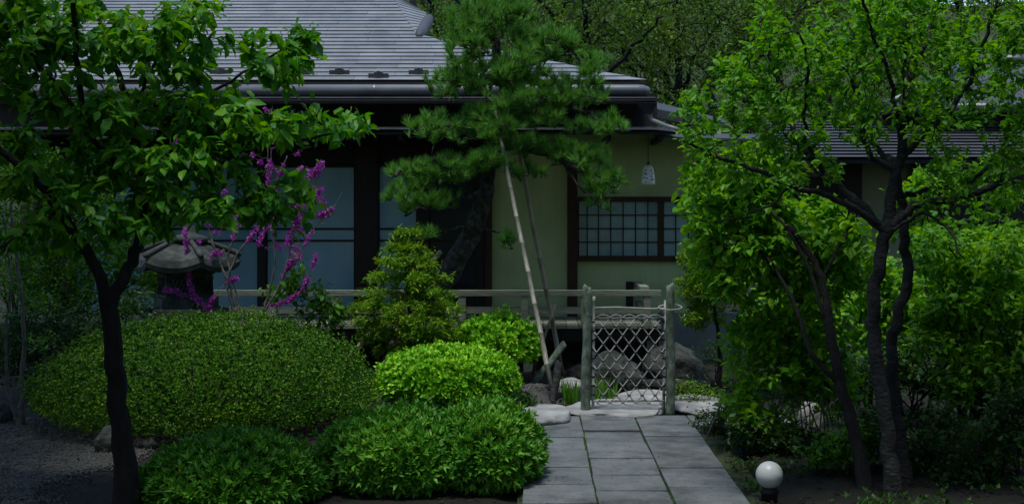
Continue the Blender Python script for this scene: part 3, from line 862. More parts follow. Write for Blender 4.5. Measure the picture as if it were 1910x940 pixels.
# ================================================================== THINGS IN THE GARDEN
# hanging porcelain lantern
Yl = 14.0
lc = P(1209, 345, Yl)
ln = thing('hanging_lantern', lc, 'small white bell shaped lantern hanging under the eaves', 'lantern')
s_ = MB(); prof = [(.060, 0), (.071, .004), (.0735, .02), (.070, .07), (.063, .13), (.055, .17), (.045, .192), (.028, .203), (.008, .207)]
s_.lathe(prof, lc, 24); s_.build('shade', M['porcelain'], ln, True)
s_ = MB(); s_.tube([lc + Vector((0, 0, .20)), lc + Vector((0, 0, .25)), Vector((lc.x, Yl, zA + .0))], [.008, .004, .003], 6); s_.build('cord', M['black'], ln)
s_ = MB()
for k in range(9):
    a = k / 9 * 2 * math.pi
    pass
s_.tube([lc + Vector((.012 * math.cos(a / 10 * 6.283), 0, .225 + .014 * math.sin(a / 10 * 6.283))) for a in range(11)], .003, 6); s_.build('ring', M['black'], ln)
def rad_at(z):
    for (r0, z0), (r1, z1) in zip(prof[:-1], prof[1:]):
        if z0 <= z <= z1: return r0 + (r1 - r0) * (z - z0) / (z1 - z0)
    return .05
for (a, z, up1) in ((-118, .155, 1), (-130, .12, 0), (-112, .115, 1), (-126, .075, 1), (-108, .07, 0), (-64, .15, 1), (-52, .12, 0), (-62, .09, 1), (-50, .06, 1), (-66, .055, 0), (-118, .035, 0)):  # raised black plates imitate the dark inside of pierced holes
    s_ = MB(); hh = .012
    tri = []
    for (da, dz) in ((-8, -hh), (8, -hh), (0 if up1 else 8, hh)):
        rr = rad_at(z + dz) + .0015; an = R(a + da)
        tri.append((lc.x + rr * math.cos(an), lc.y + rr * math.sin(an), lc.z + z + dz))
    inn = [tuple(Vector(t) * 1 + (Vector((lc.x, lc.y, t[2])) - Vector(t)) * .12) for t in tri]
    s_.add(tri + inn, [(0, 1, 2), (3, 5, 4), (0, 3, 4, 1), (1, 4, 5, 2), (2, 5, 3, 0)])
    s_.build('dark_cutout_plate', M['black'], ln)

# lattice garden gate
YG = 10.5
def gp_(px, py, dy=0): return P(px, py, YG + dy)
def log_post(name, a, b_, r0, r1, mat, parent, knots=3, sides=14):
    s_ = MB(); a, b_ = Vector(a), Vector(b_); n = 18
    pts, rr = [], []
    for i in range(n + 1):
        t = i / n; w = .004 * math.sin(t * 9 + r0 * 999)
        pts.append(a.lerp(b_, t) + Vector((w, 0, 0))); rr.append((r0 + (r1 - r0) * t) * (1 + .05 * math.sin(t * 31) * random.random()))
    pts.append(b_ + (b_ - a).normalized() * .004); rr.append(r1 * .86)
    s_.tube(pts, rr, sides)
    return s_.build(name, M[mat], parent, True)
gate = thing('garden_gate', gp_(1172, 772) * 1, 'low rustic gate with diagonal bamboo lattice between two log posts', 'gate')
log_post('gate_post', gp_(1092, 782) , gp_(1095.5, 535), .040, .032, 'post', gate)
log_post('gate_post', gp_(1251, 782), gp_(1250, 532), .036, .032, 'post', gate)
def bamboo(mb, a, b_, r0, r1, node=.16, sides=8):
    a, b_ = Vector(a), Vector(b_); L = (b_ - a).length; pts, rr = [], []
    t = 0.0; k = 0
    seg = node
    pts.append(a); rr.append(r0)
    while t + seg < L:
        t += seg * random.uniform(.85, 1.15)
        if t > L - .01: break
        rad = r0 + (r1 - r0) * t / L; d = (b_ - a) / L
        w = Vector((random.gauss(0, .003), random.gauss(0, .003), 0))
        for dt, f in ((-.008, 1.0), (-.003, 1.16), (.002, 1.16), (.007, .97)):
            pts.append(a + d * (t + dt) + w); rr.append(rad * f)
    pts.append(b_); rr.append(r1)
    return mb.tube(pts, rr, sides)
for a, b_ in (((1106, 774), (1108, 553)), ((1238, 772), (1241, 560))):
    s_ = MB(); bamboo(s_, gp_(*a, .02), gp_(*b_, .02), .0125, .011, .22, 10); s_.build('stile', M['lath'], gate, True)
s_ = MB(); s_.tube([gp_(1108, 574, .02), gp_(1150, 573, .018), (gp_(1190, 575, .02)), gp_(1220, 576, .02), gp_(1240, 575, .0)], .0065, 7); s_.build('top_bar', M['lath'], gate, True)
s_ = MB(); ring = [gp_(1250 + 22 * math.cos(t), 568 + 5 * math.sin(t) + 5, -.0 - .05 * math.sin(t)) for t in [i / 14 * 2 * math.pi for i in range(15)]]
s_.tube(ring, .005, 6); s_.build('tie_ring', M['lath'], gate, True)
s_ = MB(); s_.tube([gp_(1238, 578, -.01), gp_(1226, 585, -.03), gp_(1228, 595, -.03), gp_(1240, 598, -.01)], .004, 6); s_.build('latch_loop', M['twine'], gate, True)
for py, r_ in ((594, .0075), (748, .008)):
    s_ = MB(); bamboo(s_, gp_(1107, py, .012), gp_(1239, py - 1, .012), r_, r_, .1, 8); s_.build('lattice_bar', M['lath'], gate, True)
LX0, LX1, LY0, LY1 = 1107, 1240, 592, 753
px_s, slope_ = 24.2, 1.32
crossings = []
for sgn in (1, -1):
    for k in range(-8, 12):
        # line: x = xc + sgn*(LY1-y)/slope
        xc = LX0 + 6 + k * px_s if sgn > 0 else LX1 - 6 - k * px_s
        pts = []
        for t in np.linspace(LY0, LY1, 60):
            x = xc + sgn * (LY1 - t) / slope_
            if LX0 <= x <= LX1: pts.append((x, t))
        if len(pts) < 5: continue
        a, b_ = pts[0], pts[-1]
        off = -.006 if sgn > 0 else .006
        q = [gp_(a[0] + (b_[0] - a[0]) * t + random.gauss(0, .25), a[1] + (b_[1] - a[1]) * t, off + .004 * math.sin(t * 20 + k)) for t in np.linspace(0, 1, 9)]
        s_ = MB(); s_.tube(q, [.0048 * random.uniform(.9, 1.1)] * 9, 6); s_.build('lath', M['lath'], gate, True)
# looped ends along the top and bottom
kn = 0
x = LX0 + 6
while x < LX1 - 8:
    for (yy, dy) in ((LY0 + 2, -7), (LY1 - 4, 6)):
        q = [gp_(x + px_s * .5 * (1 + math.cos(math.pi * (1 - t))) / 1.0 * 1.0, yy + dy * math.sin(math.pi * t), 0) for t in np.linspace(0, 1, 8)]
        s_ = MB(); s_.tube(q, .0038, 6); s_.build('lath', M['lath'], gate, True)
    x += px_s
s_ = MB()
rows_k = int((LY1 - LY0) / (px_s * slope_ / 2)) + 1
for j in range(rows_k + 1):
    yy = LY1 - j * px_s * slope_ / 2
    for i in range(-1, 13):
        xx = LX0 + 6 + i * px_s / 2 * 1.0
        # crossing where both families meet
        u = ((xx - LX0 - 6) - (LY1 - yy) / slope_) / px_s
        v_ = ((LX1 - 6 - xx) - (LY1 - yy) / slope_) / px_s
        if abs(u - round(u)) < .12 and abs(v_ - round(v_)) < .3 and LX0 + 3 < xx < LX1 - 3 and LY0 < yy < LY1:
            c_ = gp_(xx, yy, 0)
            s_.tube([c_ + Vector((-.013, 0, 0)), c_ + Vector((-.006, -.012, 0)), c_ + Vector((.006, -.012, 0)), c_ + Vector((.013, 0, 0))], [.004, .0055, .0055, .004], 5)
for yy in range(600, 752, 17):
    for xx in (1106.5, 1239):
        c_ = gp_(xx, yy, .02); s_.tube([c_ + Vector((0, 0, -.006)), c_ + Vector((0, 0, .006))], .0155, 8)
o = s_.build('twine_lashing', M['twine'], gate, True); o['kind'] = 'stuff'

# bamboo props of the pine
def prop(label, a, b_, r0, r1, mat, name='bamboo_prop', node=.3, group=None):
    s_ = MB(); bamboo(s_, a, b_, r0, r1, node, 10)
    return tag(s_.build(name, M[mat], None, True), label, 'pole', group)
def gnd(px, py): 
    Y = 4000 / (py - 395); return P(px, py, Y)
prop('long pale bamboo prop leaning up into the pine', P(1036, 752, 11.2), P(922, 205, 12.3), .023, .017, 'bamboo')
prop('long brown bamboo prop leaning up into the pine beside the pale one', P(1049, 698, 13.1), P(950, 190, 12.6), .025, .019, 'bamboo_brown')
prop('thin short bamboo pole crossing the two long props low down', P(990, 706, 12.86), P(1036, 568, 12.7), .014, .012, 'bamboo_brown')
s_ = log_post('timber_stake', P(990, 722, 12.25), P(1053, 641, 12.45), .034, .034, 'post', None); tag(s_, 'weathered mossy log stake slanting behind the bamboo props', 'stake')
s_ = log_post('timber_stake', P(1029, 755, 11.15), P(1043, 676, 11.3), .034, .032, 'bark_grey', None); tag(s_, 'short dark stake driven in at the foot of the pale bamboo', 'stake')
s_ = log_post('pine_prop', P(640, 682, 13.15), P(822, 470, 12.75), .028, .024, 'bamboo_brown', None); tag(s_, 'brown pole propping the pine trunk behind the conical yew', 'pole')

# rocks and stepping stones
def rock(name, c, sx, sy, sz, mat, label, cat, seed, rot=0, rough=.22, flat=None, smooth=True, sink=.3, group=None):
    bm = bmesh.new(); bmesh.ops.create_icosphere(bm, subdivisions=4, radius=1)
    for v in bm.verts:
        n1 = noise.noise(v.co * 1.3 + Vector((seed, 0, 0))) + .5 * noise.noise(v.co * 3.1 + Vector((0, seed, 0))) + .22 * noise.noise(v.co * 8 + Vector((0, 0, seed)))
        v.co *= 1 + rough * n1
        if flat is not None and v.co.z > flat: v.co.z = flat + (v.co.z - flat) * .12
    mtx = Matrix.Rotation(rot, 4, 'Z') @ Matrix.Diagonal((sx, sy, sz, 1))
    bm.transform(mtx)
    zmin = min(v.co.z for v in bm.verts)
    me = bpy.data.meshes.new(name); bm.to_mesh(me); bm.free()
    o = link_mesh(name, me, M[mat], None, smooth)
    o.location = (c[0], c[1], -zmin - sz * 2 * sink)
    return tag(o, label, cat, group)
def rk(name, x0, x1, ytop, ybase, sy, mat, label, cat, seed, **kw):
    Y = 4000 / (ybase - 395)
    s = FPX / Y; sx = (x1 - x0) / 2 / s
    top = CAM_H - (ytop - 395) / s
    sink = kw.pop('sink', .3)
    sz = top / (2 * (1 - sink)) / 1.0
    return rock(name, (((x0 + x1) / 2 - PX0) / s, Y + sy * .8), sx, sy, sz, mat, label, cat, seed, sink=sink, **kw)
def flatstone(x0, x1, y0, y1, h, label, seed, mat='stone'):
    Ya, Yb = (CAM_H - h) * FPX / (y1 - 395), (CAM_H - h) * FPX / (y0 - 395)
    s = FPX / ((Ya + Yb) / 2)
    return rock('stepping_stone', (((x0 + x1) / 2 - PX0) / s, (Ya + Yb) / 2), (x1 - x0) / 2 / s, (Yb - Ya) / 2 * 1.05, h * 1.1, mat, label, 'stone', seed, flat=.35, rough=.16, sink=.22)
flatstone(968, 1064, 754, 778, .09, 'flat pale stepping stone left of the gate with a chipped corner', 1.2)
flatstone(1058, 1240, 744, 774, .045, 'wide flat pale stone lying under the lattice gate', 4.7)
flatstone(1150, 1262, 727, 750, .07, 'pale flat stone just behind the lattice gate', 8.1)
flatstone(1252, 1350, 733, 762, .07, 'flat grey stone right of the right gate post', 11.3)
flatstone(1040, 1090, 704, 720, .1, 'small white stone behind the left gate post', 15.9)
rk('boulder', 1100, 1200, 668, 738, .26, 'rock', 'mossy grey boulder seen through the gate lattice', 'rock', 21.0)
rk('boulder', 1205, 1312, 650, 722, .3, 'rock', 'large rough boulder behind the right gate post', 'rock', 25.3)
rk('boulder', 1262, 1302, 686, 716, .12, 'stone', 'small pale rounded rock right of the gate', 'rock', 29.1)
rk('boulder', 1060, 1106, 682, 712, .15, 'darkrock', 'low black rock under the veranda edge', 'rock', 33.1)
rk('boulder', 1185, 1350, 698, 733, .12, 'darkrock', 'long low black stone edging behind the gate', 'rock', 37.7, flat=.3)
rk('boulder', 255, 292, 818, 838, .05, 'rock', 'small mossy stone at the foot of the big clipped dome', 'rock', 41.7)
rk('boulder', 170, 228, 800, 846, .1, 'rock', 'mossy stone beside the cherry trunk under the dome', 'rock', 43.7)
rk('boulder', -20, 12, 755, 792, .12, 'rock', 'mossy stone at the left edge by the thin trunks', 'rock', 45.7)
rk('boulder', 1490, 1540, 745, 800, .08, 'stone', 'pale stone showing between the shrub stems right of the path', 'rock', 49.2)
rk('boulder', 1770, 1850, 825, 862, .12, 'darkrock', 'low dark stone beneath the right shrubs', 'rock', 52.2)
# gravel mound at the foot of the bamboo
mm = MB(); mc = P(1000, 735, 11.5); nr, na = 8, 28
mv = [(mc.x, mc.y, .12)]
for i in range(1, nr + 1):
    for k in range(na):
        a = 2 * math.pi * k / na; q = i / nr; rr = q * (1 + .15 * math.sin(3 * a))
        mv.append((mc.x + rr * .36 * math.cos(a), mc.y + rr * .45 * math.sin(a), .12 * (1 - q * q) - .01 + .012 * noise.noise(Vector((a * 2, q * 5, 0)))))
mf = [(0, 1 + k, 1 + (k + 1) % na) for k in range(na)]
for i in range(nr - 1):
    for k in range(na): mf.append((1 + i*na + k, 1 + (i+1)*na + k, 1 + (i+1)*na + (k+1) % na, 1 + i*na + (k+1) % na))
mm.add(mv, mf)
mo = tag(mm.build('gravel_mound', M['gravel'], None, True), 'grey gravel mound round the foot of the props', kind='structure')
npb = 2600
aa = rng.random(npb) * 2 * math.pi; qq = np.sqrt(rng.random(npb))
scatter('gravel', OCT, np.stack([mc.x + qq * .36 * np.cos(aa), mc.y + qq * .44 * np.sin(aa), .12 * (1 - qq**2) - .004], 1), rng.normal(0, 1, (npb, 3)), rng.normal(0, .3, (npb, 3)) + [0, 0, 1], rng.uniform(.006, .014, npb), M['pebble'], mo)

# globe lamp
Yb = 7.45
gc = P(1435, 885, Yb)
gl = thing('globe_lamp', (gc.x, gc.y, 0), 'round white globe garden lamp on black base beside the path', 'lamp')
s_ = MB(); pr = [(.075 * math.sin(math.pi * t) + .0005, -.075 * math.cos(math.pi * t)) for t in np.linspace(.09, 1, 22)]
s_.lathe(pr, gc, 32); s_.build('globe', M['globe'], gl, True)
s_ = MB(); s_.lathe([(.046, -.01), (.046, gc.z - .105), (.052, gc.z - .1), (.052, gc.z - .082), (.040, gc.z - .070), (.03, gc.z - .066)], (gc.x, gc.y, 0), 20); s_.build('base', M['black'], gl, True)

# stone lantern
YS = 12.0
sc_ = P(347, 590, YS)
slx, sly = sc_.x, YS
sl_ = thing('stone_lantern', (slx, sly, 0), 'weathered stone lantern with flared roof behind the big clipped dome', 'lantern')
def sz_(py): return CAM_H - (py - PY0) / FPX * YS
def spx(v): return v / FPX * YS
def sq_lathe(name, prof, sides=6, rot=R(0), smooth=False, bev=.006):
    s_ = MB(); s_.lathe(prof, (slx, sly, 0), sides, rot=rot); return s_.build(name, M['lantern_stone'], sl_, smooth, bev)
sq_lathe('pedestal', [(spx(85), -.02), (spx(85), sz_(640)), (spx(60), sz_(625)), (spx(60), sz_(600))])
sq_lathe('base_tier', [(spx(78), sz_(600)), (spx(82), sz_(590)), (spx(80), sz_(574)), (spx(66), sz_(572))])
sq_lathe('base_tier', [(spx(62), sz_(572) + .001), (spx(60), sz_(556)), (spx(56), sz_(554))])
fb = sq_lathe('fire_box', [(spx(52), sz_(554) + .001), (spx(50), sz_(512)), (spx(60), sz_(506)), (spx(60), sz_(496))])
# black plates imitate dark lattice openings, diagonal bars on the faces towards us
for k in range(6):
    a = R(60 * k + 30); ap = spx(51) * math.cos(R(30))
    nrm = Vector((math.cos(a), math.sin(a), 0)); tng = Vector((-math.sin(a), math.cos(a), 0))
    if nrm.y > .3: continue
    c_ = Vector((slx, sly, (sz_(548) + sz_(516)) / 2)) + nrm * (ap + .002)
    w, h_ = spx(18), (sz_(516) - sz_(548)) / 2
    s_ = MB(); q = [c_ - tng * w - Vector((0, 0, h_)), c_ + tng * w - Vector((0, 0, h_)), c_ + tng * w + Vector((0, 0, h_)), c_ - tng * w + Vector((0, 0, h_))]
    s_.hexa([p_ - nrm * .01 for p_ in q] + q); s_.build('opening_plate', M['black'], fb)
    s_ = MB()
    for sg in (1, -1):
        for j in range(-2, 3):
            p0 = c_ + nrm * .006 + tng * (j * w * .45 - sg * h_ * .5) + Vector((0, 0, -h_)); p1 = c_ + nrm * .006 + tng * (j * w * .45 + sg * h_ * .5) + Vector((0, 0, h_))
            s_.tube([p0, p1], .006, 4)
    s_.build('lattice', M['lantern_stone'], fb)
# roof: six-sided, concave, corners swept up
s_ = MB(); rings = [(97, 495, 1), (92, 482, .8), (72, 470, .45), (48, 458, .2), (30, 452, 0)]
rv = []; na = 36
for i, (rr, py, swp) in enumerate(rings):
    for k in range(na):
        a = 2 * math.pi * k / na; cc = abs(((a / (math.pi / 3)) % 1) - .5) * 2      # 1 at corners
        rad = spx(rr) * (math.cos(R(30)) / math.cos((a % (math.pi / 3)) - R(30)) * (1 - .0) if True else 1) * (1.0 + .06 * cc * swp)
        rv.append((slx + rad * math.cos(a), sly + rad * math.sin(a), sz_(py) + .055 * swp * cc ** 2.2 - .01))
nR = len(rings)
rfc = []
for i in range(nR - 1):
    for k in range(na): rfc.append((i*na + k, i*na + (k+1) % na, (i+1)*na + (k+1) % na, (i+1)*na + k))
rfc.append(tuple((nR-1)*na + k for k in range(na)))
b0 = len(rv)
for k in range(na):
    x_, y_, z_ = rv[k]; rv.append((slx + (x_ - slx) * .97, sly + (y_ - sly) * .97, z_ - .045))
for k in range(na):
    x_, y_, z_ = rv[k]; rv.append((slx + (x_ - slx) * .6, sly + (y_ - sly) * .6, sz_(497)))
for k in range(na):
    rfc.append((k, b0 + k, b0 + (k+1) % na, (k+1) % na)); rfc.append((b0 + k, b0 + na + k, b0 + na + (k+1) % na, b0 + (k+1) % na))
rfc.append(tuple(b0 + na + k for k in reversed(range(na))))
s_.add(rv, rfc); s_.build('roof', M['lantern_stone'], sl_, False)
for k in range(6):
    a = R(60 * k); s_ = MB()
    pts = [Vector((slx + spx(r_) * math.cos(a), sly + spx(r_) * math.sin(a), sz_(py) + .02 + up1)) for r_, py, up1 in ((30, 452, 0), (48, 459, .005), (72, 471, .02), (92, 483, .04), (103, 492, .06))]
    s_.tube(pts, [.018, .02, .024, .028, .02], 8); s_.build('roof_rib', M['lantern_stone'], sl_, True)
s_ = MB(); s_.lathe([(spx(24), sz_(455)), (spx(35), sz_(450)), (spx(36), sz_(444)), (spx(28), sz_(440)), (spx(14), sz_(437)), (spx(12), sz_(430)), (spx(10), sz_(424)), (spx(5), sz_(418)), (.004, sz_(413))], (slx + spx(6), sly, 0), 18)
s_.build('finial', M['lantern_stone'], sl_, True)

# ================================================================== CLIPPED BUSHES
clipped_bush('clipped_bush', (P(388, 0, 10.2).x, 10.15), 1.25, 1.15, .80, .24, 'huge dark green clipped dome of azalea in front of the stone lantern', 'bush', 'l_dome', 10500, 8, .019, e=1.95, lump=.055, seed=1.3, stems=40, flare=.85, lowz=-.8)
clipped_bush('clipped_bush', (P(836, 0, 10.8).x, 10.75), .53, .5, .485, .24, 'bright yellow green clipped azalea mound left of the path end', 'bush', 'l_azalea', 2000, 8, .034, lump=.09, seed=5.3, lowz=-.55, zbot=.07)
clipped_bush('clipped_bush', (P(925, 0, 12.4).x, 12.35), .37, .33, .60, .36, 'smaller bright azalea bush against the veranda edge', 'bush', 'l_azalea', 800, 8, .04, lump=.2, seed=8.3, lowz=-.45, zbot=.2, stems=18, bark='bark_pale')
clipped_bush('leafy_bush', (P(442, 0, 7.5).x, 7.5), .47, .45, .31, .10, 'low feathery green bush at the bottom left edge', 'bush', 'l_front', 2300, 7, .042, tpl=SLIM, lump=.10, seed=11.3, e=1.95, up=.5, flare=1.0)
clipped_bush('leafy_bush', (P(742, 0, 7.9).x, 7.9), .42, .45, .395, .15, 'feathery dark green bush in front of the bright azalea mound', 'bush', 'l_front', 2400, 7, .042, tpl=SLIM, lump=.12, seed=14.3, e=2.1, up=.5, flare=1.0)
clipped_bush('leafy_bush', (P(908, 0, 8.0).x, 8.0), .29, .47, .41, .16, 'feathery green bush spilling along the left side of the path', 'bush', 'l_front', 1900, 7, .042, tpl=SLIM, lump=.14, seed=17.3, e=2.3, up=.5, flare=1.0)
clipped_bush('low_shrub', (P(965, 0, 10.3).x, 10.45), .12, .12, .16, .06, 'tiny dark moss shrub beside the bright azalea mound', 'shrub', 'l_dark', 260, 5, .022, lump=.1, seed=20.3, stems=5)

# ================================================================== TREES AND SHRUBS
def tree(name, label, cat, limbs, targets, bark, lm, size, tpl=LEAF, per=3, n_obj=0, step=.08, curve=.35, lift=0., tip=.0022, rmax=.006, up=.9, droop=.25, spread=.03, group=None, jit=.01, along=.6, filt=None):
    sk = Skel()
    for i, (pts, r0, r1) in enumerate(limbs):
        sk.limb(pts, r0, r1, -1 if i == 0 else 'near', jit=jit * .5)
    tips = sk.grow(targets, step, curve, lift, jit)
    sk.radii(tip)
    for q, f_ in enumerate((1.55, 1.32, 1.18, 1.1, 1.05)): sk.r[q] *= f_
    base = Vector(sk.p[0])
    root = thing(name, (base.x, base.y, 0), label, cat, group)
    sk.mesh(MB()).v  # noqa
    mb = sk.mesh(MB()); mb.build('trunk', M[bark], root, True)
    d = leaves_on(sk, per, size, spread, rmax, up, droop, along=along)
    if filt is not None:
        k_ = filt(d[0]); d = tuple(x[k_] for x in d)
    if tpl is not None: leafy(root, tpl, d, M[lm], n_obj)
    return root, sk

# cherry at the left
Yc = 7.25
limbs = [
    (PXY([(240, 955), (226, 800), (214, 680), (206, 575)], Yc), .058, .046),
    (PXY([(206, 575), (178, 500), (112, 392), (40, 310), (-50, 240)], Yc, Yc - .2), .036, .014),
    (PXY([(206, 575), (240, 500), (266, 430), (264, 340), (250, 230), (215, 120), (180, 30)], Yc, Yc + .35), .038, .012),
    (PXY([(266, 430), (330, 350), (440, 292), (560, 262), (670, 236)], Yc, Yc + .5), .016, .006),
    (PXY([(266, 400), (210, 300), (160, 235), (146, 120), (138, 60), (141, -80)], Yc, Yc - .5), .02, .013),
    (PXY([(255, 300), (330, 210), (430, 150), (540, 85)], Yc + .1, Yc + .2), .014, .006),
    (PXY([(112, 392), (60, 430), (0, 460)], Yc, Yc - .3), .01, .005),
    (PXY([(240, 200), (300, 100), (370, 20)], Yc + .2, Yc - .2), .012, .006),
    (PXY([(160, 235), (60, 110), (-60, 90)], Yc - .1, Yc - .6), .012, .006),
]
tg = clumps(520, [(70, 50, 190, 110), (330, 60, 130, 90), (510, 110, 80, 55, 7.5), (570, 75, 40, 35, 7.5), (190, 190, 220, 85), (430, 215, 150, 60), (630, 225, 75, 24, 7.7), (550, 240, 80, 30, 7.6),
              (330, 300, 200, 70), (90, 320, 150, 80), (400, 380, 150, 50), (535, 365, 65, 55, 7.5), (80, 430, 110, 45), (250, 400, 100, 50), (160, 465, 70, 22)], Yc, .55)
cherry, sk = tree('cherry_tree', 'large leaved dark trunked tree forking beside the big clipped dome', 'tree', limbs, tg, 'bark', 'l_cherry', .073, per=8, n_obj=300, tip=.002, rmax=.0042, droop=.55, spread=.028, along=.5)
# low shoot on the trunk
# pale spring tree at the right
Yr = 7.55
limbs = [
    (PXY([(1668, 950), (1655, 810), (1638, 690), (1628, 600), (1638, 510), (1652, 430)], Yr), .043, .036),
    (PXY([(1652, 430), (1600, 380), (1540, 328), (1492, 265), (1466, 200), (1440, 120), (1418, 40)], Yr, Yr + .3), .030, .008),
    (PXY([(1646, 425), (1560, 372), (1480, 345), (1400, 312), (1330, 292), (1285, 268)], Yr, Yr - .4), .022, .006),
    (PXY([(1652, 430), (1664, 350), (1682, 280), (1690, 190), (1690, 90), (1688, -60)], Yr, Yr + .1), .036, .014),
    (PXY([(1652, 430), (1705, 385), (1790, 368), (1850, 350), (1915, 328), (1990, 300)], Yr, Yr - .3), .028, .012),
    (PXY([(1668, 330), (1620, 285), (1606, 200), (1570, 110), (1540, 20)], Yr, Yr + .4), .02, .008),
    (PXY([(1682, 285), (1740, 235), (1800, 165), (1835, 80), (1860, 0)], Yr, Yr - .3), .02, .007),
    (PXY([(1685, 240), (1660, 150), (1620, 40), (1600, -40)], Yr, Yr - .4), .014, .007),
    (PXY([(1690, 150), (1730, 70), (1760, -30)], Yr, Yr + .4), .014, .006),
    (PXY([(1800, 365), (1850, 300), (1900, 220), (1930, 120)], Yr - .1, Yr + .3), .014, .006),
    (PXY([(1480, 345), (1440, 380), (1390, 400), (1330, 415)], Yr - .2, Yr), .008, .004),
    (PXY([(1540, 328), (1500, 240), (1510, 140), (1490, 60)], Yr, Yr - .3), .012, .006),
    (PXY([(1660, 440), (1720, 400), (1760, 420), (1800, 480)], Yr, Yr - .4), .012, .005),
]
tg = clumps(640, [(1310, 265, 55, 45), (1300, 330, 45, 45), (1410, 160, 110, 100), (1430, 50, 60, 70), (1560, 90, 120, 100), (1560, 240, 140, 80), (1700, 60, 150, 110), (1700, 200, 150, 80),
              (1860, 90, 90, 110), (1870, 230, 80, 80), (1800, 330, 120, 60), (1450, 320, 140, 50), (1380, 240, 70, 60), (1280, 200, 35, 40), (1370, 110, 40, 60)], Yr, .6)
spring, sk = tree('spring_tree', 'pale green spring tree with spreading grey branches at the right', 'tree', limbs, tg, 'bark_grey', 'l_spring', .041, per=9, n_obj=300, tip=.0022, rmax=.0045, droop=.05, spread=.018, along=.8, jit=.014)
# twin trunk behind it
limbs = [
    (PXY([(1690, 940), (1678, 800), (1664, 690), (1668, 610), (1694, 520), (1686, 430), (1680, 370), (1664, 300)], 7.85), .038, .026),
    (PXY([(1680, 370), (1740, 350), (1800, 352), (1860, 320)], 7.85, 8.2), .018, .008),
    (PXY([(1664, 300), (1600, 240), (1575, 180), (1530, 110)], 7.85, 8.3), .018, .007),
    (PXY([(1680, 330), (1700, 260), (1760, 190), (1840, 110)], 7.85, 8.1), .018, .007),
]
tg = clumps(190, [(1560, 150, 110, 90), (1800, 160, 110, 90), (1850, 320, 80, 50), (1700, 130, 90, 80), (1660, 30, 150, 60), (1480, 110, 70, 60)], 8.2, .4)
twin, sk = tree('spring_tree', 'grey barked tree whose trunk stands close behind the pale spring tree', 'tree', limbs, tg, 'bark_grey', 'l_spring', .041, per=9, tip=.0022, rmax=.0045, droop=.05, spread=.018, along=.8, jit=.014)
# leaning broadleaf tree
limbs = [
    (PXY([(1618, 955), (1600, 830), (1570, 720), (1550, 630), (1542, 565), (1520, 490), (1470, 420)], 7.7, 8.6), .044, .016),
    (PXY([(1568, 705), (1515, 660), (1492, 600), (1472, 545), (1420, 470), (1370, 430)], 7.9, 8.9), .018, .007),
    (PXY([(1545, 590), (1500, 480), (1430, 380), (1370, 320)], 8.2, 9.0), .014, .006),
    (PXY([(1530, 520), (1580, 430), (1620, 380)], 8.4, 9), .012, .005),
]
tg = clumps(560, [(1325, 380, 55, 110), (1420, 420, 110, 110), (1530, 450, 90, 100), (1335, 500, 40, 60), (1420, 520, 90, 60), (1380, 320, 80, 60), (1520, 560, 60, 40), (1600, 480, 40, 60)], 9.0, .45)
lean, sk = tree('broadleaf_tree', 'leaning dark trunk with broad bright leaves right of the gate', 'tree', limbs, tg, 'bark', 'l_broad', .066, per=7, n_obj=300, tip=.002, rmax=.0042, droop=.4, spread=.028, along=.5)

# pine
Yp = 12.6
limbs = [
    (PXY([(728, 735), (738, 680), (765, 600), (815, 540), (855, 480), (885, 420), (905, 360)], 12.95, 12.7), .135, .082),
    (PXY([(905, 360), (915, 310), (935, 250), (945, 180), (930, 110), (915, 40), (900, -40)], 12.7, 12.6), .072, .03),
    (PXY([(912, 310), (860, 300), (810, 300), (760, 310), (735, 330)], 12.7, 12.3), .04, .014),
    (PXY([(900, 372), (850, 372), (800, 385), (755, 400)], 12.7, 12.4), .03, .01),
    (PXY([(925, 280), (980, 280), (1050, 300), (1100, 330), (1150, 350)], 12.7, 12.2), .036, .01),
    (PXY([(940, 220), (870, 235), (810, 240)], 12.65, 12.3), .03, .01),
    (PXY([(945, 200), (1020, 200), (1090, 210), (1140, 240)], 12.65, 12.4), .03, .01),
    (PXY([(940, 150), (890, 150), (830, 165)], 12.65, 12.4), .025, .01),
    (PXY([(935, 130), (1000, 110), (1070, 100)], 12.65, 12.5), .025, .01),
    (PXY([(890, 415), (850, 425), (815, 435), (790, 430)], 12.75, 12.5), .02, .008),
    (PXY([(893, 425), (920, 430), (945, 450), (955, 465)], 12.75, 12.5), .012, .006),
    (PXY([(1040, 297), (1080, 350), (1120, 380)], 12.4, 12.2), .012, .006),
]
tg = clumps(1150, [(915, 35, 90, 50), (1020, 85, 70, 40), (850, 150, 60, 45), (950, 150, 80, 40), (1070, 180, 80, 40), (1110, 240, 55, 30), (820, 245, 65, 35), (905, 225, 60, 30), (1000, 225, 70, 30), (1000, 275, 90, 24),
              (1080, 300, 60, 28), (775, 330, 50, 28), (850, 320, 60, 30), (1125, 345, 50, 24), (765, 375, 40, 28), (820, 380, 40, 18), (1110, 385, 25, 12), (945, 455, 14, 12), (800, 440, 20, 10), (870, 80, 50, 50), (930, 250, 50, 24, 12.1), (955, 190, 55, 30, 12.15), (905, 300, 45, 18, 12.1), (960, 130, 50, 30, 12.2), (985, 325, 50, 12), (1100, 130, 30, 30)], 12.45, .42, .85)
sk = Skel()
for i, (pts, r0, r1) in enumerate(limbs): sk.limb(pts, r0, r1, -1 if i == 0 else 'near', jit=.012)
tips = sk.grow(tg, .07, .3, .1, .012)
sk.radii(.0035)
pine = thing('pine_tree', (sk.p[0][0], sk.p[0][1], 0), 'old trained pine leaning in front of the house, held by bamboo props', 'tree')
sk.mesh(MB()).build('trunk', M['bark_pine'], pine, True)
ids = np.array([i for i in range(len(sk.par)) if sk.r[i] <= .0075 and sk.par[i] >= 0])
ids = np.concatenate([np.array(tips), rng.choice(ids, 1900)])
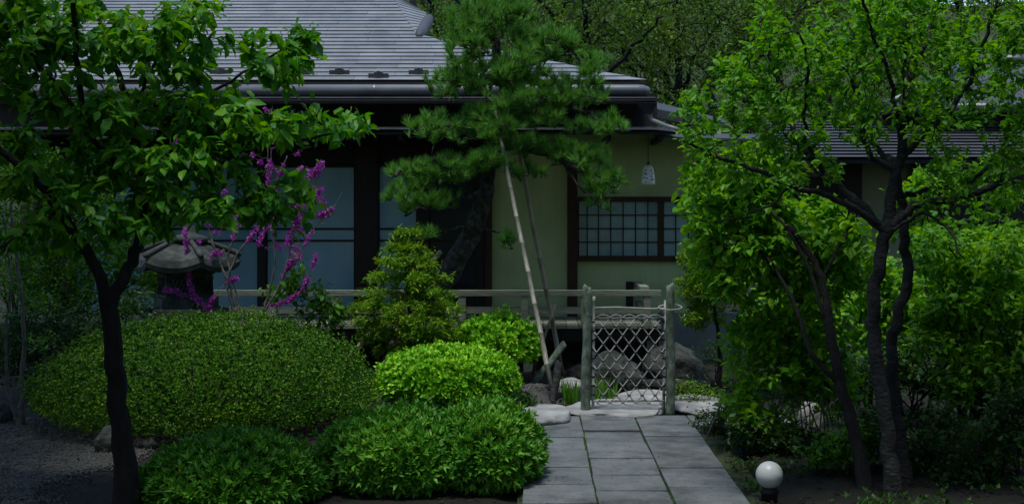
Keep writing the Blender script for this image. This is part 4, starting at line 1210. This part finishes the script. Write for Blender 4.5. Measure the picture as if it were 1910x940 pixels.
tp = sk.p[ids]; td = unit(tp - sk.p[np.array(sk.par)[ids]])
td = td * .5 + rng.normal(0, .25, td.shape); td[:, 2] += .75; td = unit(td)
k = 40
n = len(ids)
t1 = unit(np.cross(td, rng.normal(0, 1, (n, 3)))); t2 = np.cross(td, t1)
a = rng.random((n, k)) * 2 * math.pi; fl = np.abs(rng.normal(0, .62, (n, k)))
X = td[:, None] + fl[..., None] * (np.cos(a)[..., None] * t1[:, None] + np.sin(a)[..., None] * t2[:, None])
pos = np.repeat(tp[:, None], k, 1) + td[:, None] * (rng.random((n, k, 1)) * .03)
scatter('needle_foliage', NEEDLE, pos.reshape(-1, 3), X.reshape(-1, 3), rng.normal(0, 1, (n * k, 3)), rng.uniform(.07, .12, n * k), M['l_pine'], pine)

# conical yew in front of the pine
Yy = 12.0
limbs = [(PXY([(768, 735), (764, 640), (762, 560), (756, 500), (750, 430)], Yy), .022, .006)]
tg = []
for i in range(520):
    h_ = random.random() ** .8
    py = 430 + 215 * h_
    lay = 430 + 215 * (round(h_ * 8) / 8) + random.gauss(0, 4)
    half = 14 + 98 * math.sin(min(1, h_ * 1.25) * math.pi / 2) ** .9
    if h_ > .8: half *= 1 - (h_ - .8) * 1.6
    a_ = random.random() * 2 * math.pi; q = math.sqrt(random.random())
    tg.append(P(756 + 6 * h_ + half * q * math.cos(a_), lay + 10 * q, Yy + half / 208 * q * math.sin(a_)))
yew, sk = tree('yew_tree', 'small conical yew with layered yellow green sprays in front of the pine trunk', 'tree', limbs, np.array([tuple(t) for t in tg]), 'bark', 'l_yew', .044, tpl=NARROW, per=20, step=.045, tip=.0015, rmax=.0035, droop=.05, spread=.02, curve=.1, lift=.05, jit=.006, up=1.2)
# yew by the right gate post
limbs = [(PXY([(1340, 735), (1342, 650), (1330, 560), (1318, 450)], 11.9), .024, .006)]
tg = clumps(330, [(1305, 480, 45, 45), (1300, 540, 48, 40), (1310, 590, 50, 25), (1340, 520, 40, 60), (1350, 450, 50, 40)], 11.9, .3)
yew2, sk = tree('yew_tree', 'dark green yew with fine sprays beside the right gate post', 'tree', limbs, tg, 'bark', 'l_yew', .042, tpl=NARROW, per=18, step=.045, tip=.0015, rmax=.0035, droop=.05, spread=.02, curve=.1, jit=.006, up=1.2)

# redbud in flower
Yb_ = 11.7
limbs = [
    (PXY([(452, 690), (448, 610), (430, 540), (415, 500), (395, 450), (385, 400), (375, 330)], Yb_), .016, .006),
    (PXY([(448, 610), (445, 560), (425, 490), (440, 430), (460, 380)], Yb_), .012, .005),
    (PXY([(440, 590), (425, 540), (440, 480), (470, 440), (500, 390), (500, 300), (505, 210)], Yb_, Yb_ - .2), .012, .004),
    (PXY([(462, 640), (500, 570), (530, 510), (545, 450), (560, 400), (600, 350)], Yb_), .014, .004),
    (PXY([(515, 600), (512, 500), (510, 420), (515, 350), (535, 290)], Yb_), .011, .004),
    (PXY([(535, 500), (560, 470), (590, 420), (620, 390), (638, 360)], Yb_), .007, .003),
    (PXY([(545, 450), (555, 380), (580, 330), (600, 305)], Yb_), .006, .003),
    (PXY([(440, 640), (380, 570), (356, 540), (350, 480), (345, 430)], Yb_), .008, .003),
    (PXY([(360, 560), (330, 545), (308, 540)], Yb_), .005, .002),
    (PXY([(400, 600), (390, 570), (420, 530), (440, 520)], Yb_), .005, .002),
    (PXY([(500, 570), (540, 560), (570, 530), (590, 470)], Yb_), .006, .002),
    (PXY([(545, 450), (575, 420), (600, 400), (632, 385)], Yb_), .005, .002),
    (PXY([(530, 510), (550, 480), (558, 430), (548, 390)], Yb_), .006, .002),
    (PXY([(512, 420), (500, 330), (512, 250), (508, 195)], Yb_), .006, .002),
    (PXY([(560, 400), (590, 340), (598, 300)], Yb_), .004, .002),
]
sk = Skel()
for i, (pts, r0, r1) in enumerate(limbs): sk.limb(pts, r0, r1, -1 if i == 0 else 'near', jit=.004, sub=9)
sk.grow(clumps(60, [(580, 400, 60, 80), (490, 260, 50, 80), (400, 420, 60, 80), (520, 470, 60, 60), (560, 320, 50, 50), (380, 250, 60, 50)], Yb_, .25), .06, .4, .2, .006)
sk.radii(.002)
bud = thing('redbud_shrub', (sk.p[0][0], sk.p[0][1], 0), 'magenta flowering shrub with bare pale stems in front of the stone lantern', 'shrub')
sk.mesh(MB()).build('trunk', M['bark_pale'], bud, True)
cand = np.array([i for i in range(len(sk.par)) if sk.r[i] < .0085 and sk.p[i][2] > .55])
hot = [i for i in cand if noise.noise(Vector(sk.p[i]) * 7) > -.2]
cc = sk.p[rng.choice(hot, 2100)]
k = 8
pos = np.repeat(cc[:, None], k, 1) + rng.normal(0, .010, (len(cc), k, 3))
nn_ = len(cc) * k
scatter('blossom', LEAFS, pos.reshape(-1, 3), rng.normal(0, 1, (nn_, 3)), rng.normal(0, 1, (nn_, 3)), rng.uniform(.012, .022, nn_), M['petal'], bud, wid=np.full(nn_, 1.4))
tipn = sk.p[rng.choice(cand[sk.p[cand][:, 2] > 1.0], 60)]
d = sprigs(tipn, np.tile([0, 0, 1.], (60, 1)), 4, .03, 1.0, .2)
scatter('young_leaf_cluster', LEAFS, *d, M['l_spring'], bud)

# generic leafy shrub
def shrub(name, label, c_list, Y, yr, base_px, nt_, lm, size, bark='bark', tpl=LEAF, per=4, stems=6, rmax=.0042, droop=.3, group=None, n_obj=0, r0=.012, spread=.03, up=.9, cat='shrub'):
    bx, by = base_px
    b0 = P(bx, 395 + 4000 / Y, Y); b0.z = -.02
    limbs = []
    for i in range(stems):
        c_ = c_list[i % len(c_list)]
        t = P(c_[0] + random.uniform(-.6, .6) * c_[2], c_[1] + random.uniform(-.5, .6) * c_[3], (c_[4] if len(c_) > 4 else Y) + random.uniform(-.5, .5) * yr)
        st = Vector((b0.x + random.gauss(0, .06 + .03 * stems ** .5), b0.y + random.gauss(0, .07), -.02))
        md = st.lerp(t, .5) + Vector((random.gauss(0, .05), random.gauss(0, .05), .05)); md.x = md.x * .6 + st.x * .4
        limbs.append(([st, md, t], r0, r0 * .35))
    sk = Skel()
    for pts, a_, b_ in limbs: sk.limb(pts, a_, b_, -1, jit=.006)
    sk.grow(clumps(nt_, c_list, Y, yr), .08, .35, .05, .01)
    sk.radii(.0018)
    root = thing(name, (b0.x, b0.y, 0), label, cat, group)
    sk.mesh(MB()).build('stem', M[bark], root, True)
    d = leaves_on(sk, per, size, spread, rmax, up, droop, along=.5)
    d = tuple(x[d[0][:, 2] > .02] for x in d)
    leafy(root, tpl, d, M[lm], n_obj, 'foliage')
    return root

shrub('broadleaf_shrub', 'leafy shrub with many upright stems along the right side of the path', [(1400, 640, 60, 60), (1450, 700, 80, 60), (1380, 750, 45, 40), (1520, 650, 80, 70), (1470, 600, 90, 40), (1560, 720, 50, 60), (1420, 790, 60, 30)], 9.1, .35, (1460, 0), 330, 'l_broad', .054, 'bark_pale', per=7, stems=34, r0=.007)
shrub('low_shrub', 'small dark twiggy shrub at the right corner of the path end', [(1325, 790, 35, 30), (1350, 770, 30, 25)], 9.75, .15, (1335, 0), 90, 'l_dark', .026, 'bark', tpl=LEAFS, per=5, stems=8, r0=.005)
shrub('low_shrub', 'low green shrub behind the globe lamp', [(1560, 830, 50, 30), (1530, 850, 35, 22), (1600, 810, 40, 25)], 8.2, .2, (1560, 0), 130, 'l_mid', .034, 'bark', tpl=LEAFS, per=5, stems=8, r0=.005)
shrub('broadleaf_shrub', 'tall leafy shrub right of the pale spring tree trunks', [(1760, 470, 70, 60), (1860, 480, 80, 70), (1800, 560, 90, 60), (1890, 590, 60, 60), (1740, 600, 50, 60), (1820, 650, 80, 50)], 9.0, .5, (1800, 0), 420, 'l_broad', .056, 'bark', per=7, stems=16, r0=.012)
shrub('broadleaf_shrub', 'dark leafy shrub low at the right edge', [(1880, 700, 60, 60), (1780, 720, 60, 40), (1930, 640, 60, 80)], 8.8, .35, (1860, 0), 200, 'l_mid', .05, 'bark', per=5, stems=12, r0=.012)
shrub('broadleaf_shrub', 'green shrub filling the gap behind the twin trunks', [(1640, 520, 60, 60), (1700, 560, 60, 60), (1600, 600, 60, 60), (1660, 660, 70, 60)], 10.4, .4, (1650, 0), 280, 'l_broad', .06, 'bark', per=7, stems=12, r0=.01)
shrub('broadleaf_shrub', 'bushy green shrub against the outbuilding wall', [(1480, 520, 80, 70), (1560, 560, 80, 60), (1420, 600, 60, 60), (1500, 640, 90, 50)], 11.6, .4, (1490, 0), 280, 'l_broad', .062, 'bark', per=7, stems=12, r0=.01)
shrub('broadleaf_shrub', 'green shrub against the outbuilding at the right edge', [(1740, 450, 90, 60), (1860, 420, 90, 70), (1800, 560, 120, 80), (1920, 520, 70, 90), (1720, 350, 90, 50), (1850, 340, 90, 50)], 12.2, .5, (1820, 0), 330, 'l_broad', .065, 'bark', per=7, stems=12, r0=.012)
shrub('undergrowth_shrub', 'dark low shrub at the feet of the twin grey trunks', [(1700, 850, 90, 40), (1640, 800, 60, 50), (1760, 800, 60, 50)], 8.3, .25, (1690, 0), 200, 'l_dark', .04, 'bark', tpl=LEAFS, per=6, stems=12, r0=.006)
shrub('undergrowth_shrub', 'dark low shrub in the bottom right corner', [(1850, 820, 90, 50), (1800, 880, 80, 30), (1900, 760, 60, 50)], 8.0, .25, (1850, 0), 220, 'l_dark', .042, 'bark', tpl=LEAFS, per=6, stems=12, r0=.006)
shrub('undergrowth_shrub', 'dark low shrub between the path edge shrubs and the leaning trunk', [(1420, 830, 60, 30), (1480, 820, 60, 35), (1390, 800, 40, 30)], 8.9, .2, (1440, 0), 150, 'l_dark', .038, 'bark', tpl=LEAFS, per=6, stems=10, r0=.006)
shrub('undergrowth_shrub', 'dark shrub mass behind the trunks in the middle right', [(1600, 700, 70, 60), (1700, 680, 80, 60), (1800, 700, 80, 60), (1900, 720, 60, 60)], 9.9, .3, (1720, 0), 320, 'l_dark', .05, 'bark', tpl=LEAFS, per=6, stems=14, r0=.008)
shrub('young_shrub', 'slender shrub with drooping leaves by the left veranda railing', [(600, 560, 35, 40), (560, 530, 30, 35), (630, 580, 20, 30), (520, 540, 30, 30)], 11.9, .15, (590, 0), 70, 'l_mid', .06, 'bark_pale', tpl=LEAF, per=4, stems=7, r0=.006, droop=.9)
# left background
shrub('evergreen_shrub', 'layered green shrub behind the fork of the cherry trunk', [(100, 450, 110, 40), (200, 500, 90, 40), (60, 520, 100, 50), (250, 450, 60, 40), (150, 560, 120, 40), (280, 520, 40, 40)], 12.6, .5, (150, 0), 520, 'l_mid', .045, 'bark', tpl=LEAFS, per=8, stems=14, r0=.012, droop=.1, spread=.035)
shrub('evergreen_shrub', 'dark evergreen shrub left of the stone lantern', [(180, 610, 80, 50), (80, 620, 90, 60), (240, 570, 50, 40), (20, 660, 60, 60)], 11.4, .4, (120, 0), 330, 'l_dark', .04, 'bark', tpl=LEAFS, per=8, stems=12, r0=.01, droop=.1, spread=.035)
shrub('evergreen_shrub', 'tall dark evergreen filling the left edge beside the house', [(30, 330, 120, 80), (-40, 430, 100, 100), (150, 350, 100, 60), (240, 400, 80, 40)], 13.2, .5, (40, 0), 420, 'l_mid', .05, 'bark', tpl=LEAFS, per=8, stems=12, r0=.014, droop=.1, spread=.04)
# thin trunks at the left edge
limbs = [
    (PXY([(36, 800), (42, 700), (45, 600), (30, 480), (20, 380)], 10.0), .02, .01),
    (PXY([(34, 795), (14, 720), (12, 620), (20, 520), (5, 400)], 10.0, 9.8), .016, .008),
]
tg = clumps(120, [(30, 480, 60, 60), (60, 560, 50, 40), (10, 400, 80, 60), (80, 640, 40, 20), (-40, 560, 60, 60)], 10, .35)
slim, sk = tree('slender_maple', 'slender twin stemmed maple at the left edge of the gravel', 'tree', limbs, tg, 'bark_pale', 'l_mid', .035, tpl=LEAFS, per=5, tip=.0015, rmax=.0035, droop=.1, spread=.03)

# iris clumps by the gate
def iris(label, x0, x1, ytop, ybase, n):
    Y = 4000 / (ybase - 395)
    root = thing('iris_plant', P((x0 + x1) / 2, ybase, Y), label, 'plant', None)
    me_pos = []
    pos = np.stack([rng.uniform((x0 - PX0) / FPX * Y, (x1 - PX0) / FPX * Y, n), rng.normal(Y, .05, n), np.zeros(n)], 1)
    X = rng.normal(0, .2, (n, 3)); X[:, 2] = 1
    S = (CAM_H - (ytop - 395) / FPX * Y) * rng.uniform(.55, 1.05, n)
    scatter('blade_foliage', BLADE, pos, X, rng.normal(0, 1, (n, 3)) * [1, 1, .1], S, M['l_iris'], root, wid=np.full(n, 1.6))
iris('tuft of green iris blades left of the gate post', 1052, 1084, 700, 752, 46)
iris('tuft of green iris blades seen through the lower left of the lattice', 1104, 1152, 698, 748, 70)
# creeping juniper near right post
shrub('creeping_juniper', 'low spreading juniper right of the right gate post', [(1290, 722, 45, 10), (1260, 735, 25, 8), (1320, 735, 30, 10)], 10.9, .12, (1300, 0), 70, 'l_yew', .028, 'bark', tpl=NARROW, per=6, stems=6, r0=.005, up=1.2, droop=.1)
shrub('creeping_juniper', 'low dark juniper between the boulder and the foundation', [(1330, 660, 45, 25), (1300, 690, 40, 15)], 12.6, .2, (1330, 0), 110, 'l_dark', .03, 'bark', tpl=NARROW, per=6, stems=6, r0=.006, up=1.0)
# small white blossoms on the veranda azalea
bp = np.stack([rng.normal(P(888, 0, 12.5).x, .05, 40), rng.normal(12.52, .03, 40), rng.normal(.37, .05, 40)], 1)

# ------------------------------------------------------------------ woodland on the hill
def wood_tree(label, px, Y, h, w, lm, n=9000, size=.085, bare=False, bark='bark', group='trees on the hillside behind the house', zoff=None, crown0=.25):
    x = (px - PX0) / FPX * Y
    zb = max(0, (Y - 26) * .42) if zoff is None else zoff
    b0 = Vector((x, Y, zb - .4))
    limbs = [([b0, b0 + Vector((random.gauss(0, .2), 0, h * .4)), b0 + Vector((random.gauss(0, .4), random.gauss(0, .3), h * .95))], .10 + h * .006, .02)]
    for i in range(7):
        a_ = random.random() * 6.28; hh = h * random.uniform(.25, .7)
        p0 = b0 + Vector((0, 0, hh)); p1 = p0 + Vector((math.cos(a_) * w * .5, math.sin(a_) * w * .5, h * .14)); p2 = p0 + Vector((math.cos(a_) * w * .9, math.sin(a_) * w * .9, h * .2))
        limbs.append(([p0, p1, p2], .05, .015))
    sk = Skel()
    for i, (pts, r0, r1) in enumerate(limbs): sk.limb(pts, r0, r1, -1 if i == 0 else 'near', jit=.04)
    T_ = []
    for i in range(130):
        u = rng.normal(0, 1, 3); u /= np.linalg.norm(u); u *= rng.random() ** .45
        zc = crown0 + (1 - crown0) * .5
        T_.append((x + u[0] * w, Y + u[1] * w, zb + h * (zc + u[2] * (1 - crown0) * .5)))
    sk.grow(np.array(T_), .35, .35, .1, .05); sk.radii(.009)
    root = thing('woodland_tree', (x, Y, zb), label, 'tree', group)
    sk.mesh(MB()).build('trunk', M[bark], root, True)
    d = leaves_on(sk, 1, size, .06, .03, .6, .2, along=.3)
    ids = rng.choice(len(d[0]), n)
    pos = d[0][ids] + rng.normal(0, .11, (n, 3)) * [1, 1, 1.5]
    scatter('crown', LEAFS, pos, rng.normal(0, 1, (n, 3)), rng.normal(0, .7, (n, 3)) + [0, -.2, .6], rng.uniform(.6, 1.3, n) * size, M[lm], root)
GW = 'trees on the hillside behind the house'
for lab, px, Y, h, w, lm in (
    ('olive woodland tree rising just right of the roof gable', 830, 23, 7.5, 1.9, 'l_olive'),
    ('olive woodland tree directly behind the pine top', 960, 25, 8.5, 2.3, 'l_olive'),
    ('feathery woodland tree behind the right end of the roof', 1110, 24, 8.0, 2.2, 'l_olive'),
    ('woodland tree above the eave end, left of the spring tree', 1240, 26, 8.5, 2.3, 'l_olive'),
    ('woodland tree behind the left half of the spring tree crown', 1380, 25, 8.0, 2.2, 'l_olive'),
    ('woodland tree behind the middle of the spring tree crown', 1520, 27, 7.5, 2.3, 'l_olive'),
    ('woodland tree behind the outbuilding roof hip', 1700, 28, 7.6, 2.4, 'l_olive'),
    ('low woodland tree at the right edge behind the outbuilding roof', 1880, 29, 7.6, 2.4, 'l_olive'),
    ('woodland tree behind the outbuilding ridge, between its neighbours', 1790, 30, 8.0, 2.4, 'l_olive'),
    ('tall woodland tree higher up the slope behind the pine', 1040, 31, 8.5, 2.8, 'l_olive'),
    ('tall woodland tree higher up the slope above the eave end', 1180, 33, 8.0, 2.8, 'l_olive'),
    ('tall woodland tree higher up the slope left of the spring tree', 1330, 32, 7.5, 2.8, 'l_olive'),
    ('tall woodland tree higher up the slope behind the spring tree', 1460, 34, 6.6, 2.8, 'l_olive'),
    ('woodland tree far up the slope right of the gable', 900, 34, 8.0, 2.8, 'l_olive')):
    wood_tree(lab, px, Y, h, w, lm, group=GW)
# unseen evergreens added beside and behind the viewpoint to shade the near beds
def added_tree(label, x, y, h, w, crown0=.35, n=8500, size=.34):
    b0 = Vector((x, y, -.1))
    limbs = [([b0, b0 + Vector((.1, 0, h * .5)), b0 + Vector((0, .1, h * .95))], .2, .04)]
    sk = Skel()
    for i, (pts, r0, r1) in enumerate(limbs): sk.limb(pts, r0, r1, -1, jit=.05)
    T_ = []
    for i in range(110):
        u = rng.normal(0, 1, 3); u /= np.linalg.norm(u); u *= rng.random() ** .4
        zc = crown0 + (1 - crown0) * .5
        T_.append((x + u[0] * w, y + u[1] * w, h * (zc + u[2] * (1 - crown0) * .5)))
    sk.grow(np.array(T_), .5, .35, .1, .06); sk.radii(.012)
    root = thing('added_evergreen', (x, y, 0), label, 'tree', 'unseen evergreens added for shade and reflections')
    sk.mesh(MB()).build('trunk', M['bark'], root, True)
    d = leaves_on(sk, 1, size, .3, .05, .6, .2, along=.3)
    ids = rng.choice(len(d[0]), n); pos = d[0][ids] + rng.normal(0, .25, (n, 3))
    scatter('crown', LEAFS, pos, rng.normal(0, 1, (n, 3)), rng.normal(0, .6, (n, 3)) + [0, 0, .7], rng.uniform(.6, 1.3, n) * size, M['l_dark'], root)
for lab, x, y, h, w, c0 in (
    ('tall unseen evergreen added for shade left of the gravel, beyond the slender maple', -6.0, 9.6, 9, 2.3, .40),
    ('tall unseen evergreen added for shade right of the path, beside the outbuilding', 6.0, 9.8, 9, 2.3, .40),
    ('tall unseen evergreen added for shade left of the gravel, nearest the viewpoint', -5.5, 4.8, 9, 2.4, .43),
    ('tall unseen evergreen added for shade right of the path, nearest the viewpoint', 4.4, 4.8, 9, 2.4, .43),
    ('tall unseen evergreen added for shade just left of the viewpoint', -4.2, 0.8, 9, 2.6, .40),
    ('tall unseen evergreen added for shade just right of the viewpoint', 4.2, 0.8, 9, 2.6, .40),
    ('bushy unseen evergreen added for shade behind the viewpoint, far left', -6.5, -2.0, 8, 2.6, .03),
    ('bushy unseen evergreen added for pane reflections well behind the viewpoint, left of centre', -2.4, -9.0, 7, 2.8, .0),  # added with the next one to reflect green in the dark panes
    ('bushy unseen evergreen added for pane reflections well behind the viewpoint, right of centre', 2.6, -9.2, 7, 2.8, .0),
    ('bushy unseen evergreen added for shade behind the viewpoint, far right', 6.4, -2.0, 8, 2.6, .03),
    ('bushy unseen evergreen added for shade beyond the gravel at the left', -5.6, 7.0, 7, 1.9, .0),
    ('bushy unseen evergreen added for shade right of the shrubs at the right', 5.4, 7.2, 7, 1.9, .0),
    ('bushy unseen evergreen added for shade far left of the viewpoint', -8.5, 3.5, 8, 2.6, .03),
    ('bushy unseen evergreen added for shade far right of the viewpoint', 8.5, 3.5, 8, 2.6, .03)):
    added_tree(lab, x, y, h, w, c0)

# ------------------------------------------------------------------ fallen leaves and ground cover in the beds
nl = 7000
lx = np.concatenate([rng.uniform(1.2, 4.2, nl // 2), rng.uniform(-3.6, -.15, nl // 2)]); ly = rng.uniform(6.8, 13.0, nl)
lp = np.stack([lx, ly, [ground_z(a_, b_) + .008 for a_, b_ in zip(lx, ly)]], 1)
X = rng.normal(0, 1, (nl, 3)); X[:, 2] *= .12
lo = scatter('fallen_leaves', LEAFS, lp, X, rng.normal(0, .25, (nl, 3)) + [0, 0, 1], rng.uniform(.015, .04, nl), M['litter'])
lo['label'] = 'brown fallen leaves scattered over the dark soil'
nl = 60
lp = np.stack([rng.uniform(-.05, 1.15, nl), rng.uniform(7, 10.3, nl), np.full(nl, .045)], 1)
lo = scatter('fallen_leaves', LEAFS, lp, rng.normal(0, 1, (nl, 3)) * [1, 1, .1], rng.normal(0, .2, (nl, 3)) + [0, 0, 1], rng.uniform(.008, .022, nl), M['litter'])
lo['label'] = 'few small fallen leaves on the paving slabs'
# moss and weeds in the joints of the paving
nw = 1500
jx = rng.choice([.317, .733, 1.14, -.09], nw, p=[.36, .34, .15, .15]) + rng.normal(0, .005, nw)
jy = rng.uniform(6.9, 10.38, nw)
kk = np.array([noise.noise(Vector((float(a_) * 3, float(b_) * 2.3, 5))) > -.05 for a_, b_ in zip(jx, jy)])
jp = np.stack([jx, jy, np.full(nw, .022)], 1)[kk]; nw = len(jp)
X = rng.normal(0, .8, (nw, 3)); X[:, 2] = np.abs(X[:, 2]) + .5
lo = scatter('joint_weeds', NARROW, jp, X, rng.normal(0, 1, (nw, 3)), rng.uniform(.008, .022, nw), M['l_mid'])
lo['label'] = 'moss and tiny weeds growing in the paving joints'
nw = 3500
gx = rng.uniform(1.2, 3.6, nw); gy = rng.uniform(7, 12.5, nw)
kk = np.array([noise.noise(Vector((float(a_) * 1.6, float(b_) * 1.6, 9))) > .08 for a_, b_ in zip(gx, gy)])
gp2 = np.stack([gx, gy, np.full(len(gx), .015)], 1)[kk]
d = sprigs(gp2, np.tile([0, 0, 1.], (len(gp2), 1)), 5, .035, 1.2, .1)
lo = scatter('ground_cover', LEAFS, *d, M['l_dark'])
lo['label'] = 'patches of small dark ground cover under the right shrubs'; lo['kind'] = 'stuff'
